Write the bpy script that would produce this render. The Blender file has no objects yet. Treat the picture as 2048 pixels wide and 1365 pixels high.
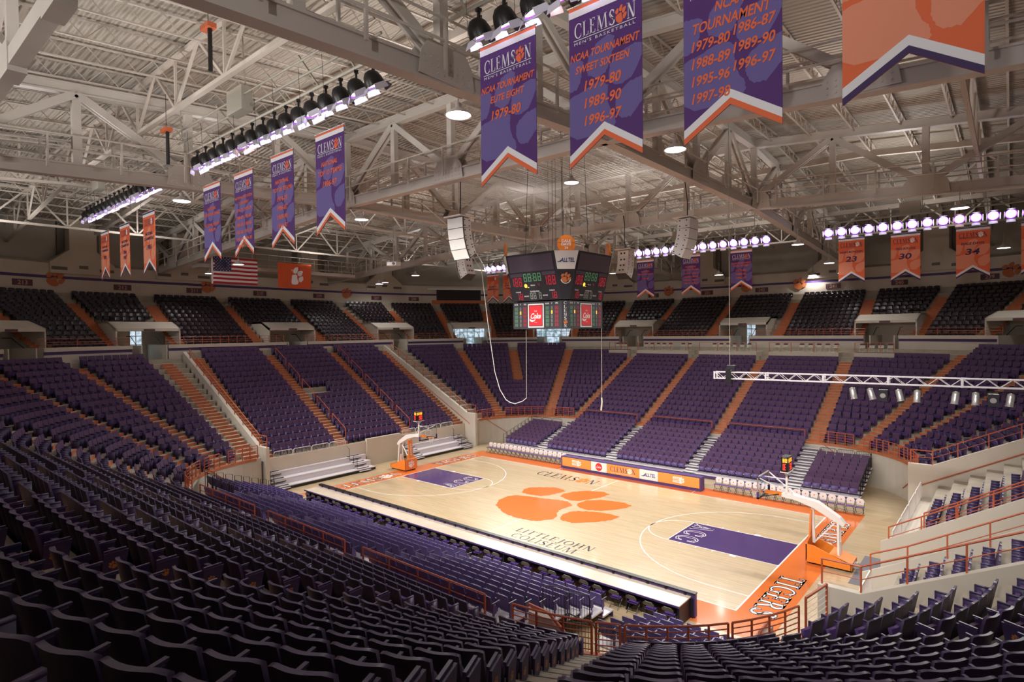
import bpy, bmesh, math, random
import numpy as np
from mathutils import Vector, Matrix
random.seed(7); rng = np.random.default_rng(7)
SC = bpy.context.scene; COL = SC.collection
PI = math.pi; cos = math.cos; sin = math.sin
# ---------------------------------------------------------------- camera, world, exposure
CAM = Vector((22.9312, -31.6539, 11.5696)); YAW, PITCH, ROLL, FPX = 2.27636756, -0.016730419, -0.012056196, 1171.25575
fw = Vector((cos(PITCH)*cos(YAW), cos(PITCH)*sin(YAW), sin(PITCH)))
rt = Vector((sin(YAW), -cos(YAW), 0)); up = rt.cross(fw)
r2 = rt*cos(ROLL)+up*sin(ROLL); u2 = up*cos(ROLL)-rt*sin(ROLL)
cd = bpy.data.cameras.new('camera'); cam = bpy.data.objects.new('camera', cd); COL.objects.link(cam)
cd.sensor_width = 36; cd.sensor_fit = 'HORIZONTAL'; cd.lens = FPX/2048*36; cd.clip_start = 0.05; cd.clip_end = 400
cam.matrix_world = Matrix(((r2.x, u2.x, -fw.x, CAM.x), (r2.y, u2.y, -fw.y, CAM.y), (r2.z, u2.z, -fw.z, CAM.z), (0, 0, 0, 1)))
SC.camera = cam
vs = SC.view_settings; vs.view_transform = 'Standard'; vs.look = 'None'; vs.gamma = 1; vs.use_curve_mapping = False
SC.display_settings.display_device = 'sRGB'
vs.exposure = 0.14
SC.cycles.max_bounces = 6; SC.cycles.diffuse_bounces = 4; SC.cycles.glossy_bounces = 3; SC.cycles.transmission_bounces = 4
SC.cycles.caustics_reflective = False; SC.cycles.caustics_refractive = False; SC.cycles.sample_clamp_indirect = 6
W = bpy.data.worlds.new('sky'); SC.world = W; W.use_nodes = True
W.node_tree.nodes['Background'].inputs[0].default_value = (1.0, .95, .88, 1); W.node_tree.nodes['Background'].inputs[1].default_value = .06

SPOT_W = 4500.0      # each court floodlight group
PEND_W = 330.0       # each pendant house light
def lamp(kind, loc, target, power, color=(1, .955, .9), size=None, blend=.6, radius=.25, name='court_light'):
    l = bpy.data.lights.new(name, kind); l.energy = power; l.color = color
    if kind == 'SPOT': l.spot_size = size; l.spot_blend = blend
    l.shadow_soft_size = radius
    o = bpy.data.objects.new(name, l); COL.objects.link(o); o.location = loc
    if target is not None: o.rotation_euler = (Vector(target)-Vector(loc)).to_track_quat('-Z', 'Y').to_euler()
    return o
LROW = [(-25.0, -11.6, 16), (-6.9, 7.7, 16), (11.5, 25.2, 15)]     # the lit segments of each lighting pipe, fixtures on each
for sy in (-1, 1):
    for (xa, xb, n) in LROW:
        for k in range(4):
            X = xa+(xb-xa)*(k+.5)/4
            lamp('SPOT', (X, sy*19.3, (19.3 if sy < 0 else 18.9)), (X*.6, -sy*1.0, 0), SPOT_W, size=math.radians(74), blend=.9, radius=.3)

UP_W = 500.0         # unseen uplights, no fixtures, added in the roof bays to brighten the ceiling
FILL_W = 3000.0      # unseen floods added behind the camera to light banners and roof
for X in (-34, -20, -6, 8, 22): lamp('SPOT', (X, -38.5, 17.6), (X*.8, -8, 24.5), FILL_W, color=(1, .95, .92), size=math.radians(104), blend=.5, radius=.3, name='added_fill_flood')
for X, Y in [(x, y) for x in (-31, -17, -3.5, 4, 17) for y in (-24, -15, 1.5, 15, 28)]:
    lamp('SPOT', (X, Y, 20.3 if max(abs(X), abs(Y)) < 20 else 18.6), (X, Y, 40), UP_W, color=(1, .97, .93), size=math.radians(168), blend=.3, radius=.5, name='added_uplight')
# ---------------------------------------------------------------- materials
def lin(c): return tuple(((v/255)/12.92 if v/255 <= .04045 else ((v/255+.055)/1.055)**2.4) for v in c)
MATS = {}
def mat(name, rgb, rough=.6, metal=0, noise=0, scale=4, spec=.5, emit=0, coat=0, bump=0, bscale=40, stretch=None):
    if name in MATS: return MATS[name]
    m = bpy.data.materials.new(name); m.use_nodes = True; nt = m.node_tree; b = nt.nodes['Principled BSDF']
    c = lin(rgb)+(1,)
    b.inputs['Base Color'].default_value = c; b.inputs['Roughness'].default_value = rough; b.inputs['Metallic'].default_value = metal
    b.inputs['Specular IOR Level'].default_value = spec
    if coat: b.inputs['Coat Weight'].default_value = coat; b.inputs['Coat Roughness'].default_value = .1
    if emit: b.inputs['Emission Color'].default_value = c; b.inputs['Emission Strength'].default_value = emit
    if noise or bump:
        tc = nt.nodes.new('ShaderNodeTexCoord'); mp = nt.nodes.new('ShaderNodeMapping'); nt.links.new(tc.outputs['Object'], mp.inputs[0])
        if stretch: mp.inputs['Scale'].default_value = stretch
    if noise:
        n = nt.nodes.new('ShaderNodeTexNoise'); n.inputs['Scale'].default_value = scale; n.inputs['Detail'].default_value = 4
        nt.links.new(mp.outputs[0], n.inputs['Vector'])
        r = nt.nodes.new('ShaderNodeValToRGB'); e = r.color_ramp.elements
        e[0].position = .3; e[1].position = .7
        e[0].color = tuple(v*(1-noise) for v in c[:3])+(1,); e[1].color = tuple(min(1, v*(1+noise*.6)) for v in c[:3])+(1,)
        nt.links.new(n.outputs['Fac'], r.inputs[0]); nt.links.new(r.outputs[0], b.inputs['Base Color'])
    if bump:
        n2 = nt.nodes.new('ShaderNodeTexNoise'); n2.inputs['Scale'].default_value = bscale; nt.links.new(mp.outputs[0], n2.inputs['Vector'])
        bp = nt.nodes.new('ShaderNodeBump'); bp.inputs['Strength'].default_value = bump; bp.inputs['Distance'].default_value = .01
        nt.links.new(n2.outputs['Fac'], bp.inputs['Height']); nt.links.new(bp.outputs[0], b.inputs['Normal'])
    MATS[name] = m; return m
M_BACK = mat('seat_back_fabric', (88, 60, 96), .75, noise=.25, scale=9)
M_BACKR = mat('seat_back_shell', (54, 38, 66), .45, noise=.15, scale=3)
M_CUSH = mat('seat_cushion_fabric', (92, 64, 126), .8, noise=.2, scale=8)
M_ARM = mat('armrest_plastic', (78, 66, 104), .35)
M_STD = mat('seat_standard_metal', (58, 44, 84), .45)
M_EMB = mat('seat_emblem_orange', (186, 118, 58), .5)
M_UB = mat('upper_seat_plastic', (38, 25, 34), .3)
M_BL = mat('bleacher_seat_plastic', (94, 78, 134), .4)
M_BLB = mat('bleacher_back_fabric', (88, 58, 92), .7)
M_CONC = mat('concrete', (176, 166, 150), .8, noise=.16, scale=1.2)
M_WALL = mat('painted_wall', (206, 198, 184), .7, noise=.05, scale=.6)
M_WALLD = mat('upper_wall', (206, 197, 182), .75, noise=.07, scale=.5)
M_PANEL = mat('grey_wall_panel', (170, 168, 158), .7, noise=.06, scale=.4)
M_DUCT = mat('dark_duct', (112, 106, 98), .6)
M_OR = mat('orange_riser', (196, 112, 70), .6, noise=.15, scale=3)
M_RAIL = mat('orange_rail_paint', (190, 96, 62), .4)
M_PUR = mat('purple_paint', (74, 52, 108), .5)
M_WHITE = mat('white_paint', (232, 228, 224), .45)
M_STEEL = mat('white_steel', (204, 196, 188), .5, noise=.05, scale=.8)
M_STEELD = mat('joist_steel', (192, 182, 172), .55)
M_BLACK = mat('black_paint', (22, 20, 22), .4)
M_DKMET = mat('dark_metal', (48, 46, 52), .4, metal=.4)
M_ALU = mat('aluminium', (216, 212, 216), .4, metal=.1)
M_CHROME = mat('silver_paint', (190, 186, 184), .3, metal=.6)
M_COURTOR = mat('court_orange', (222, 118, 54), .16, spec=.5, coat=.4)
M_COURTPU = mat('court_purple', (80, 60, 112), .16, coat=.4)
M_LINE = mat('court_white', (250, 246, 240), .2, coat=.3)
M_INK = mat('court_ink', (36, 26, 50), .25)
M_BPUR = mat('banner_purple', (84, 42, 116), .7)
M_BLIL = mat('banner_lilac', (108, 94, 158), .7)
M_BOR = mat('banner_orange', (236, 110, 66), .7)
M_BPEACH = mat('banner_peach', (238, 150, 118), .7)
M_BW = mat('banner_white', (238, 236, 240), .7)
M_BNAVY = mat('banner_navy', (66, 44, 92), .7)
M_GLOW = mat('lamp_lens', (255, 246, 255), .3, emit=14)
M_GLOWW = mat('lamp_lens_warm', (255, 214, 170), .3, emit=10)
M_FRINGE = mat('lens_fringe_violet', (120, 40, 255), .3, emit=5)  # violet camera fringe round the lens, painted as a glowing ring
M_REFL = mat('barn_door_white', (225, 222, 240), .4)
M_WOODT = mat('table_top', (208, 194, 176), .25, noise=.08, scale=2)
M_TABLEF = mat('table_skirt_black', (30, 26, 38), .5)
M_ORGY = mat('hoop_orange', (240, 136, 48), .35)
M_PAD = mat('pad_orange', (232, 134, 62), .45)
M_BOARD = mat('ad_orange', (232, 150, 72), .35)
M_RED = mat('soda_red', (206, 30, 40), .4, emit=.15)
M_BLUE = mat('phone_blue', (34, 58, 128), .4)
M_SCORE = mat('scoreboard_black', (46, 44, 50), .5)
M_SCREEN = mat('message_screen', (88, 78, 92), .4, noise=.25, scale=30, stretch=(1, 1, 6))
M_LEDR = mat('led_red', (170, 40, 56), .5, emit=.35)
M_LEDG = mat('led_green', (92, 150, 112), .5, emit=.18)
M_LEDA = mat('led_amber', (255, 190, 60), .5, emit=1.5)
M_LEDRR = mat('led_red_bright', (255, 50, 40), .5, emit=2.2)
M_LEDDIM = mat('led_grey', (140, 150, 140), .5, emit=.1)
M_SPK = mat('speaker_white', (228, 224, 218), .6)
M_SPKD = mat('speaker_gap', (40, 38, 38), .6)
M_VINYL = mat('purple_vinyl', (88, 62, 140), .5)
M_CBACK = mat('chair_white_vinyl', (236, 230, 228), .5)
M_TAN = mat('chair_back_grey', (92, 86, 76), .5)
M_MAR = mat('chair_maroon', (96, 50, 64), .5)
M_CREAM = mat('chair_cream', (214, 208, 190), .5)
M_RUB = mat('grey_mat', (110, 108, 116), .8)
M_FLAGR = mat('flag_red', (178, 34, 52), .7); M_FLAGB = mat('flag_blue', (52, 52, 98), .7)
M_FLAGO = mat('flag_orange', (214, 92, 46), .7)
M_SIGN = mat('sign_board', (92, 62, 72), .6); M_SIGNT = mat('sign_text', (206, 150, 140), .6)
M_PAWW = mat('wall_paw_orange', (196, 112, 62), .6)
M_GREY = mat('conduit_grey', (176, 170, 158), .5)
def sky_pane():
    m = bpy.data.materials.new('daylit_window'); m.use_nodes = True; nt = m.node_tree; b = nt.nodes['Principled BSDF']
    n = nt.nodes.new('ShaderNodeTexNoise'); n.inputs['Scale'].default_value = 2.2; n.inputs['Detail'].default_value = 6; tc = nt.nodes.new('ShaderNodeTexCoord'); nt.links.new(tc.outputs['Object'], n.inputs['Vector'])
    r = nt.nodes.new('ShaderNodeValToRGB'); e = r.color_ramp.elements; e[0].position = .38; e[0].color = lin((120, 150, 160))+(1,); e[1].position = .58; e[1].color = lin((214, 232, 248))+(1,)
    nt.links.new(n.outputs['Fac'], r.inputs[0]); nt.links.new(r.outputs[0], b.inputs['Emission Color']); b.inputs['Emission Strength'].default_value = .9; b.inputs['Base Color'].default_value = (.05, .06, .07, 1); b.inputs['Roughness'].default_value = .1
    return m
M_PANE = sky_pane()
M_DOORG = mat('door_glow_sky', (196, 222, 240), .4)
def wood_mat():
    m = bpy.data.materials.new('maple_floor'); m.use_nodes = True; nt = m.node_tree; b = nt.nodes['Principled BSDF']; L = nt.links.new
    tc = nt.nodes.new('ShaderNodeTexCoord'); mp = nt.nodes.new('ShaderNodeMapping'); L(tc.outputs['Object'], mp.inputs[0])
    br = nt.nodes.new('ShaderNodeTexBrick'); L(mp.outputs[0], br.inputs['Vector'])
    br.inputs['Scale'].default_value = 1; br.inputs['Brick Width'].default_value = 1.5; br.inputs['Row Height'].default_value = .075
    br.inputs['Mortar Size'].default_value = .0012; br.inputs['Bias'].default_value = 0; br.offset = .37
    br.inputs['Color1'].default_value = lin((226, 200, 156))+(1,); br.inputs['Color2'].default_value = lin((208, 180, 134))+(1,); br.inputs['Mortar'].default_value = lin((196, 160, 112))+(1,)
    n = nt.nodes.new('ShaderNodeTexNoise'); n.inputs['Scale'].default_value = 1.5; n.inputs['Detail'].default_value = 6
    m2 = nt.nodes.new('ShaderNodeMapping'); m2.inputs['Scale'].default_value = (.5, 9, 1); L(tc.outputs['Object'], m2.inputs[0]); L(m2.outputs[0], n.inputs['Vector'])
    mx = nt.nodes.new('ShaderNodeMix'); mx.data_type = 'RGBA'; mx.blend_type = 'MULTIPLY'; mx.inputs[0].default_value = .35
    L(br.outputs['Color'], mx.inputs[6]); L(n.outputs['Color'], mx.inputs[7])
    hs = nt.nodes.new('ShaderNodeHueSaturation'); hs.inputs['Value'].default_value = .88; hs.inputs['Saturation'].default_value = .92
    L(mx.outputs[2], hs.inputs['Color']); L(hs.outputs[0], b.inputs['Base Color'])
    b.inputs['Roughness'].default_value = .3; b.inputs['Coat Weight'].default_value = .35; b.inputs['Coat Roughness'].default_value = .1
    return m
M_WOOD = wood_mat()
def deck_mat():
    m = bpy.data.materials.new('corrugated_roof_deck'); m.use_nodes = True; nt = m.node_tree; b = nt.nodes['Principled BSDF']; L = nt.links.new
    tc = nt.nodes.new('ShaderNodeTexCoord'); w = nt.nodes.new('ShaderNodeTexWave'); w.wave_type = 'BANDS'; w.bands_direction = 'Y'
    w.inputs['Scale'].default_value = 1.05; L(tc.outputs['Object'], w.inputs['Vector'])
    bp = nt.nodes.new('ShaderNodeBump'); bp.inputs['Strength'].default_value = 1; bp.inputs['Distance'].default_value = .12; L(w.outputs['Fac'], bp.inputs['Height']); L(bp.outputs[0], b.inputs['Normal'])
    b.inputs['Base Color'].default_value = lin((176, 166, 154))+(1,); b.inputs['Roughness'].default_value = .6
    return m
M_DECK = deck_mat()
def glass_mat():
    m = bpy.data.materials.new('window_glass'); m.use_nodes = True; nt = m.node_tree; b = nt.nodes['Principled BSDF']
    b.inputs['Base Color'].default_value = (.9, .95, 1, 1); b.inputs['Roughness'].default_value = .03; b.inputs['Transmission Weight'].default_value = 1; b.inputs['IOR'].default_value = 1.05
    return m
M_GLASS = glass_mat()

# ---------------------------------------------------------------- mesh helpers
class MB:
    def __init__(s): s.v = []; s.f = []; s.m = []; s.mats = []
    def mi(s, m):
        if m not in s.mats: s.mats.append(m)
        return s.mats.index(m)
    def add(s, vs_, fs, m):
        o = len(s.v); s.v.extend([tuple(p) for p in vs_]); i = s.mi(m)
        for f in fs: s.f.append(tuple(o+k for k in f)); s.m.append(i)
    def quad(s, a, b, c, d, m): s.add([a, b, c, d], [(0, 1, 2, 3)], m)
    def poly(s, pts, m): s.add(pts, [tuple(range(len(pts)))], m)
    def boxmm(s, a, b, m):
        x0, y0, z0 = a; x1, y1, z1 = b
        s.add([(x0,y0,z0),(x1,y0,z0),(x1,y1,z0),(x0,y1,z0),(x0,y0,z1),(x1,y0,z1),(x1,y1,z1),(x0,y1,z1)],
              [(0,3,2,1),(4,5,6,7),(0,1,5,4),(1,2,6,5),(2,3,7,6),(3,0,4,7)], m)
    def box(s, c, d, m, rot=0):
        v = []; cr, sr = cos(rot), sin(rot)
        for dz in (-.5, .5):
            for dx, dy in ((-.5,-.5),(.5,-.5),(.5,.5),(-.5,.5)):
                x, y = dx*d[0], dy*d[1]; v.append((c[0]+x*cr-y*sr, c[1]+x*sr+y*cr, c[2]+dz*d[2]))
        s.add(v, [(0,3,2,1),(4,5,6,7),(0,1,5,4),(1,2,6,5),(2,3,7,6),(3,0,4,7)], m)
    def beam(s, p, q, w, h, m, upv=(0, 0, 1)):
        p = Vector(p); q = Vector(q); d = (q-p).normalized(); u = Vector(upv)
        if abs(d.dot(u)) > .98: u = Vector((1, 0, 0))
        a = d.cross(u).normalized()*(w/2); b = a.cross(d).normalized()*(h/2)
        v = [e+sa*a+sb*b for e in (p, q) for sa, sb in ((-1,-1),(1,-1),(1,1),(-1,1))]
        s.add(v, [(0,3,2,1),(4,5,6,7),(0,1,5,4),(1,2,6,5),(2,3,7,6),(3,0,4,7)], m)
    def tube(s, pts, r, m, n=6, closed=False, cap=True):
        P = [Vector(p) for p in pts]; k = len(P); rings = []
        ref = None
        for i in range(k):
            a = P[(i-1) % k] if (closed or i > 0) else P[i]; b = P[(i+1) % k] if (closed or i < k-1) else P[i]
            d = (b-a).normalized()
            if ref is None:
                ref = Vector((0, 0, 1)) if abs(d.z) < .9 else Vector((1, 0, 0))
            u = d.cross(ref)
            if u.length < 1e-4: u = d.cross(Vector((0, 1, 0)))
            u.normalize(); w = u.cross(d).normalized(); ref = w if abs(d.dot(w)) < .9 else ref
            rr = r[i] if isinstance(r, (list, tuple)) else r
            rings.append([P[i]+u*(rr*cos(t*2*PI/n))+w*(rr*sin(t*2*PI/n)) for t in range(n)])
        v = [p for R in rings for p in R]; f = []
        for i in range(k if closed else k-1):
            for t in range(n):
                j = (i+1) % k; f.append((i*n+t, i*n+(t+1) % n, j*n+(t+1) % n, j*n+t))
        if cap and not closed: f.append(tuple(range(n))); f.append(tuple(range((k-1)*n, k*n)))
        s.add(v, f, m)
    def lathe(s, prof, m, n=16, M=None, caps=True):
        v = []; f = []
        for r, z in prof: v += [(r*cos(t*2*PI/n), r*sin(t*2*PI/n), z) for t in range(n)]
        for i in range(len(prof)-1):
            for t in range(n): f.append((i*n+t, i*n+(t+1) % n, (i+1)*n+(t+1) % n, (i+1)*n+t))
        if caps:
            if prof[0][0] > 1e-3: f.append(tuple(range(n)))
            if prof[-1][0] > 1e-3: f.append(tuple(range((len(prof)-1)*n, len(prof)*n)))
        if M is not None: v = [M @ Vector(p) for p in v]
        s.add(v, f, m)
    def slab(s, pts2, mapf, z0, z1, m):
        """outline pts2 extruded; mapf(u, v, w) gives the 3-D point"""
        n = len(pts2); v = [mapf(a, b, z0) for a, b in pts2]+[mapf(a, b, z1) for a, b in pts2]
        s.add(v, [tuple(range(n))[::-1], tuple(range(n, 2*n))]+[(i, (i+1) % n, n+(i+1) % n, n+i) for i in range(n)], m)
    def mesh(s, name='mesh', smooth=False):
        me = bpy.data.meshes.new(name); me.from_pydata(s.v, [], s.f)
        for m in s.mats: me.materials.append(m)
        me.polygons.foreach_set('material_index', s.m)
        if smooth: me.polygons.foreach_set('use_smooth', [True]*len(s.f))
        me.update(); return me
    def build(s, name, parent=None, smooth=False, loc=None):
        return link(name, s.mesh(name, smooth), parent, loc)
def link(name, me, parent=None, loc=None):
    o = bpy.data.objects.new(name, me); COL.objects.link(o)
    if parent is not None: o.parent = parent
    if loc is not None: o.location = loc
    return o
def tag(o, label=None, cat=None, group=None, kind=None):
    if label: o['label'] = label
    if cat: o['category'] = cat
    if group: o['group'] = group
    if kind: o['kind'] = kind
    return o
def empty(name, loc=(0, 0, 0), rz=0, label=None, cat=None, group=None):
    o = bpy.data.objects.new(name, None); COL.objects.link(o); o.location = loc; o.rotation_euler = (0, 0, rz); o.empty_display_size = .1
    return tag(o, label, cat, group)
def kids(): 
    d = {}
    for o in COL.objects:
        if o.parent: d.setdefault(o.parent.name, []).append(o)
    return d
def copy_tree(o, ch, parent=None):
    c = o.copy(); COL.objects.link(c)
    if parent is not None: c.parent = parent
    for k in ch.get(o.name, []): copy_tree(k, ch, c)
    return c
def struct(mb, name, label, cat, smooth=False, parent=None):
    o = mb.build(name, parent, smooth)
    if parent is None: tag(o, label, cat, None, 'structure')
    return o
# ---------------------------------------------------------------- lettering
_tc = {}
def text_geo(txt, bold=.0, sp=1.0):
    k = (txt, bold, sp)
    if k not in _tc:
        cu = bpy.data.curves.new('t', 'FONT'); cu.body = txt; cu.size = 1; cu.offset = bold; cu.space_character = sp; cu.resolution_u = 3; cu.fill_mode = 'FRONT'
        ob = bpy.data.objects.new('t', cu); COL.objects.link(ob); dg = bpy.context.evaluated_depsgraph_get(); dg.update()
        me = bpy.data.meshes.new_from_object(ob.evaluated_get(dg))
        v = [(p.co.x, p.co.y) for p in me.vertices]; f = [tuple(p.vertices) for p in me.polygons]
        bpy.data.objects.remove(ob); bpy.data.curves.remove(cu); bpy.data.meshes.remove(me)
        xs = [a for a, b in v] or [0]; ys = [b for a, b in v] or [0]
        x0, x1, y0, y1 = min(xs), max(xs), min(ys), max(ys); h = max(y1-y0, 1e-6)
        _tc[k] = ([((a-x0)/h, (b-y0)/h) for a, b in v], f, (x1-x0)/h)
    return _tc[k]
def put_text(mb, txt, cx, cy, h, m, mp, w, width=None, bold=.0, shear=0, sp=1.0, align='c'):
    """letters of height h centred on (cx, cy) in the (u, v) plane that mp(u, v, w) places"""
    v, f, wd = text_geo(txt, bold, sp); sx = h if width is None else width/wd
    off = -wd*sx/2 if align == 'c' else 0
    mb.add([mp(cx+off+a*sx+shear*(b-.5)*h, cy+(b-.5)*h, w) for a, b in v], f, m)
def arc(cx, cy, rx, ry, a0, a1, tk, n=18, g=0):
    o = []; i = []
    for k in range(n+1):
        a = math.radians(a0+(a1-a0)*k/n); t = tk(a)
        o.append((cx+(rx+g)*cos(a), cy+(ry+g)*sin(a))); i.append((cx+(rx-t-g)*cos(a), cy+(ry-min(t, .06+t*.3)-g)*sin(a)))
    return [[o[k], o[k+1], i[k+1], i[k]] for k in range(n)]
def glyph(ch, g=0, T=.15, t=.05):
    """a roman capital of height 1 as polygons, with its width; g swells it for an outline"""
    P = []
    def R(x0, y0, x1, y1): P.append([(x0-g, y0-g), (x1+g, y0-g), (x1+g, y1+g), (x0-g, y1+g)])
    def D(x0, y0, x1, y1, w): P.append([(x0-g, y0-g), (x0+w+g, y0-g), (x1+w+g, y1+g), (x1-g, y1+g)])
    def stem(x, w=T, s=.09): R(x, 0, x+w, 1); R(x-s, 0, x+w+s, .04); R(x-s, .96, x+w+s, 1)
    fat = lambda a: t+(T-t)*abs(cos(a))**1.3
    if ch == 'I': stem(.1); W_ = .35
    elif ch == 'L': stem(.1); R(.1, 0, .62, t); P.append([(.55-g, 0), (.64+g, 0-g), (.66+g, .26+g), (.62-g, .26+g)]); W_ = .68
    elif ch == 'E': stem(.1); R(.1, 0, .64, t); R(.1, 1-t, .62, 1); R(.1, .49, .5, .49+t); R(.6, 0, .64, .22); R(.58, .8, .62, 1); R(.47, .4, .5, .63); W_ = .72
    elif ch == 'F': stem(.1); R(.1, 1-t, .62, 1); R(.1, .49, .5, .49+t); R(.58, .8, .62, 1); R(.47, .4, .5, .63); W_ = .68
    elif ch == 'T': stem(.34, T, .1); R(.04, 1-t, .8, 1); R(.04, .78, .08, 1); R(.76, .78, .8, 1); W_ = .84
    elif ch == 'H': stem(.1); stem(.66); R(.1, .48, .8, .48+t); W_ = .94
    elif ch == 'N': R(.14, 0, .14+t, 1); R(.04, 0, .3, .04); R(.02, .96, .2, 1); D(.62, 0, .08, 1, T*1.15); R(.74, 0, .74+t, 1); R(.62, .96, .9, 1); W_ = .92
    elif ch == 'M': D(.08, 0, .16, 1, t); R(0, 0, .24, .04); D(.46, 0, .14, 1, T); D(.48, 0, .86, 1, t); D(.94, 0, .84, 1, T); R(.84, 0, 1.16, .04); R(.04, .96, .3, 1); R(.8, .96, 1.08, 1); W_ = 1.18
    elif ch == 'A': D(.08, 0, .42, 1, t); D(.66, 0, .36, 1, T); R(.22, .32, .66, .32+t); R(0, 0, .26, .04); R(.56, 0, .92, .04); W_ = .94
    elif ch == 'C': P += arc(.5, .5, .46, .51, 48, 312, fat, 18, g); R(.78, .66, .82, .94); R(.78, .08, .81, .3); W_ = .88
    elif ch == 'G': P += arc(.5, .5, .46, .51, 48, 318, fat, 18, g); R(.78, .66, .82, .94); R(.74, .06, .74+T*.9, .46); R(.62, .42, .98, .46); W_ = .98
    elif ch == 'O': P += arc(.5, .5, .46, .51, 0, 360, fat, 24, g); W_ = 1.0
    elif ch == 'U': R(.12, .3, .12+T, 1); R(.02, .96, .38, 1); R(.72, .3, .72+t, 1); R(.62, .96, .88, 1); P += arc(.445, .32, .325, .33, 180, 360, fat, 12, g); W_ = .9
    elif ch == 'J': R(.3, .1, .3+T, 1); R(.2, .96, .54, 1); P += arc(.24, .06, .21, .26, 200, 370, fat, 10, g); W_ = .56
    elif ch == 'R': stem(.1); P += arc(.3, .74, .34, .26, -90, 90, fat, 12, g); R(.1, .46, .32, .46+t); R(.1, 1-t, .32, 1); D(.62, 0, .34, .5, T); R(.62, 0, .9, .04); W_ = .88
    elif ch == 'S':
        P += arc(.36, .74, .27, .27, 35, 270, lambda a: t+(T-t)*abs(cos(a)), 12, g); P += arc(.36, .25, .3, .26, -150, 95, lambda a: t+(T-t)*abs(cos(a)), 12, g)
        P.append([(.16-g, .66), (.28, .72+g), (.64+g, .34), (.52, .24-g)]); R(.55, .72, .59, .96); R(.05, .04, .09, .3); W_ = .7
    else: W_ = .4
    return P, W_
def serif(mb, txt, x, y, h, m, mp, w, width=None, g=0, gap=.1, T=.15, paw=None):
    """roman capitals from the left edge x on base line y; '@' is the paw"""
    ws = [(1.0 if c == '@' else glyph(c, 0, T)[1])+gap for c in txt]; tot = sum(ws); sx = h if width is None else width/tot
    q = 0
    for c, wd in zip(txt, ws):
        if c == '@':
            if paw: paw_on(mb, x+(q+.5)*sx, y+.5*h, h*1.18, paw, mp, w+.001, sx/h)
        else:
            for p in glyph(c, g, T)[0]: mb.poly([mp(x+(q+a)*sx, y+b*h, w) for a, b in p], m)
        q += wd
    return tot*sx
PAW = dict(
 main=[(-3.17,-2.88),(-3.77,-1.88),(-3.91,-.84),(-3.61,-.29),(-2.52,.11),(-1.68,.26),(-.55,.64),(.17,.7),(.89,.19),(.82,-.33),(.8,-1.14),(1.09,-1.89),(1.42,-2.26),(1.55,-2.88),(1.05,-3.72),(.71,-3.94),(-.3,-4.07),(-1.28,-3.97),(-2.13,-3.55)],
 t1=[(-3.71,.52),(-4.15,1.29),(-4.1,1.9),(-3.49,2.52),(-2.65,3.03),(-1.84,2.94),(-1.44,2.69),(-1.52,2.09),(-1.79,1.07),(-2.15,.58),(-2.93,.45)],
 t2=[(-1.01,1.42),(-1.16,2.09),(-.91,2.97),(-.24,3.77),(.87,4.22),(1.48,3.89),(1.36,2.88),(1.0,1.97),(.62,1.23),(-.06,1.02)],
 t3=[(1.11,.36),(.91,.8),(1.02,1.74),(1.67,2.37),(2.49,2.64),(3.29,2.79),(4.0,2.51),(3.93,1.77),(3.48,.97),(2.97,.28),(2.18,-.05),(1.56,.02)],
 t4=[(1.75,-2.41),(1.51,-1.77),(1.54,-.99),(1.93,-.53),(2.88,-.05),(3.75,.1),(4.55,0),(4.46,-.88),(3.93,-1.73),(2.85,-2.79),(2.09,-2.75)])
def jag(P, amp, sub=4):
    r = random.Random(len(P)); o = []
    n = len(P)
    for i in range(n):
        (x0, y0), (x1, y1) = P[i], P[(i+1) % n]; dx, dy = x1-x0, y1-y0; l = math.hypot(dx, dy) or 1
        for k in range(sub):
            s = k/sub; a = amp*(r.random()-.3)*(1 if k % 2 else -.6); o.append((x0+dx*s+dy/l*a, y0+dy*s-dx/l*a))
    return o
PAWJ = [jag(p, .09) for p in PAW.values()]; PAWS = [list(p) for p in PAW.values()]
def paw_on(mb, cx, cy, size, m, mp, w, sx=1.0, fine=False, clip=None, rot=0):
    k = size/8.6; cr, sr = cos(rot), sin(rot)
    for p in (PAWJ if fine else PAWS):
        q = [(cx+((a-.1)*cr-(b)*sr)*k*sx, cy+((a-.1)*sr+b*cr)*k) for a, b in p]
        if clip: q = clip_poly(q, clip)
        if len(q) > 2: mb.poly([mp(a, b, w) for a, b in q], m)
def clip_poly(P, c):
    x0, y0, x1, y1 = c
    for ax, lim, sg in ((0, x0, 1), (0, x1, -1), (1, y0, 1), (1, y1, -1)):
        o = []; n = len(P)
        for i in range(n):
            a, b = P[i], P[(i+1) % n]; fa, fb = (a[ax]-lim)*sg, (b[ax]-lim)*sg
            if fa >= 0: o.append(a)
            if fa*fb < 0:
                t = fa/(fa-fb); o.append((a[0]+(b[0]-a[0])*t, a[1]+(b[1]-a[1])*t))
        P = o
        if not P: return P
    return P
SEG = {0: 'abcdef', 1: 'bc', 2: 'abged', 3: 'abgcd', 4: 'fgbc', 5: 'afgcd', 6: 'afgedc', 7: 'abc', 8: 'abcdefg', 9: 'abcdfg'}
def seven(mb, d, x, y, w_, h, m, mp, z, t=None):
    t = t or h*.12; S = SEG[d]; q = t*.25
    R = dict(a=(x+q, y+h-t, x+w_-q, y+h), d=(x+q, y, x+w_-q, y+t), g=(x+q, y+h/2-t/2, x+w_-q, y+h/2+t/2), f=(x, y+h/2+q, x+t, y+h-q), b=(x+w_-t, y+h/2+q, x+w_, y+h-q), e=(x, y+q, x+t, y+h/2-q), c=(x+w_-t, y+q, x+w_, y+h/2-q))
    for k in S:
        a, b, c, e = R[k]; mb.poly([mp(a, b, z), mp(c, b, z), mp(c, e, z), mp(a, e, z)], m)
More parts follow.
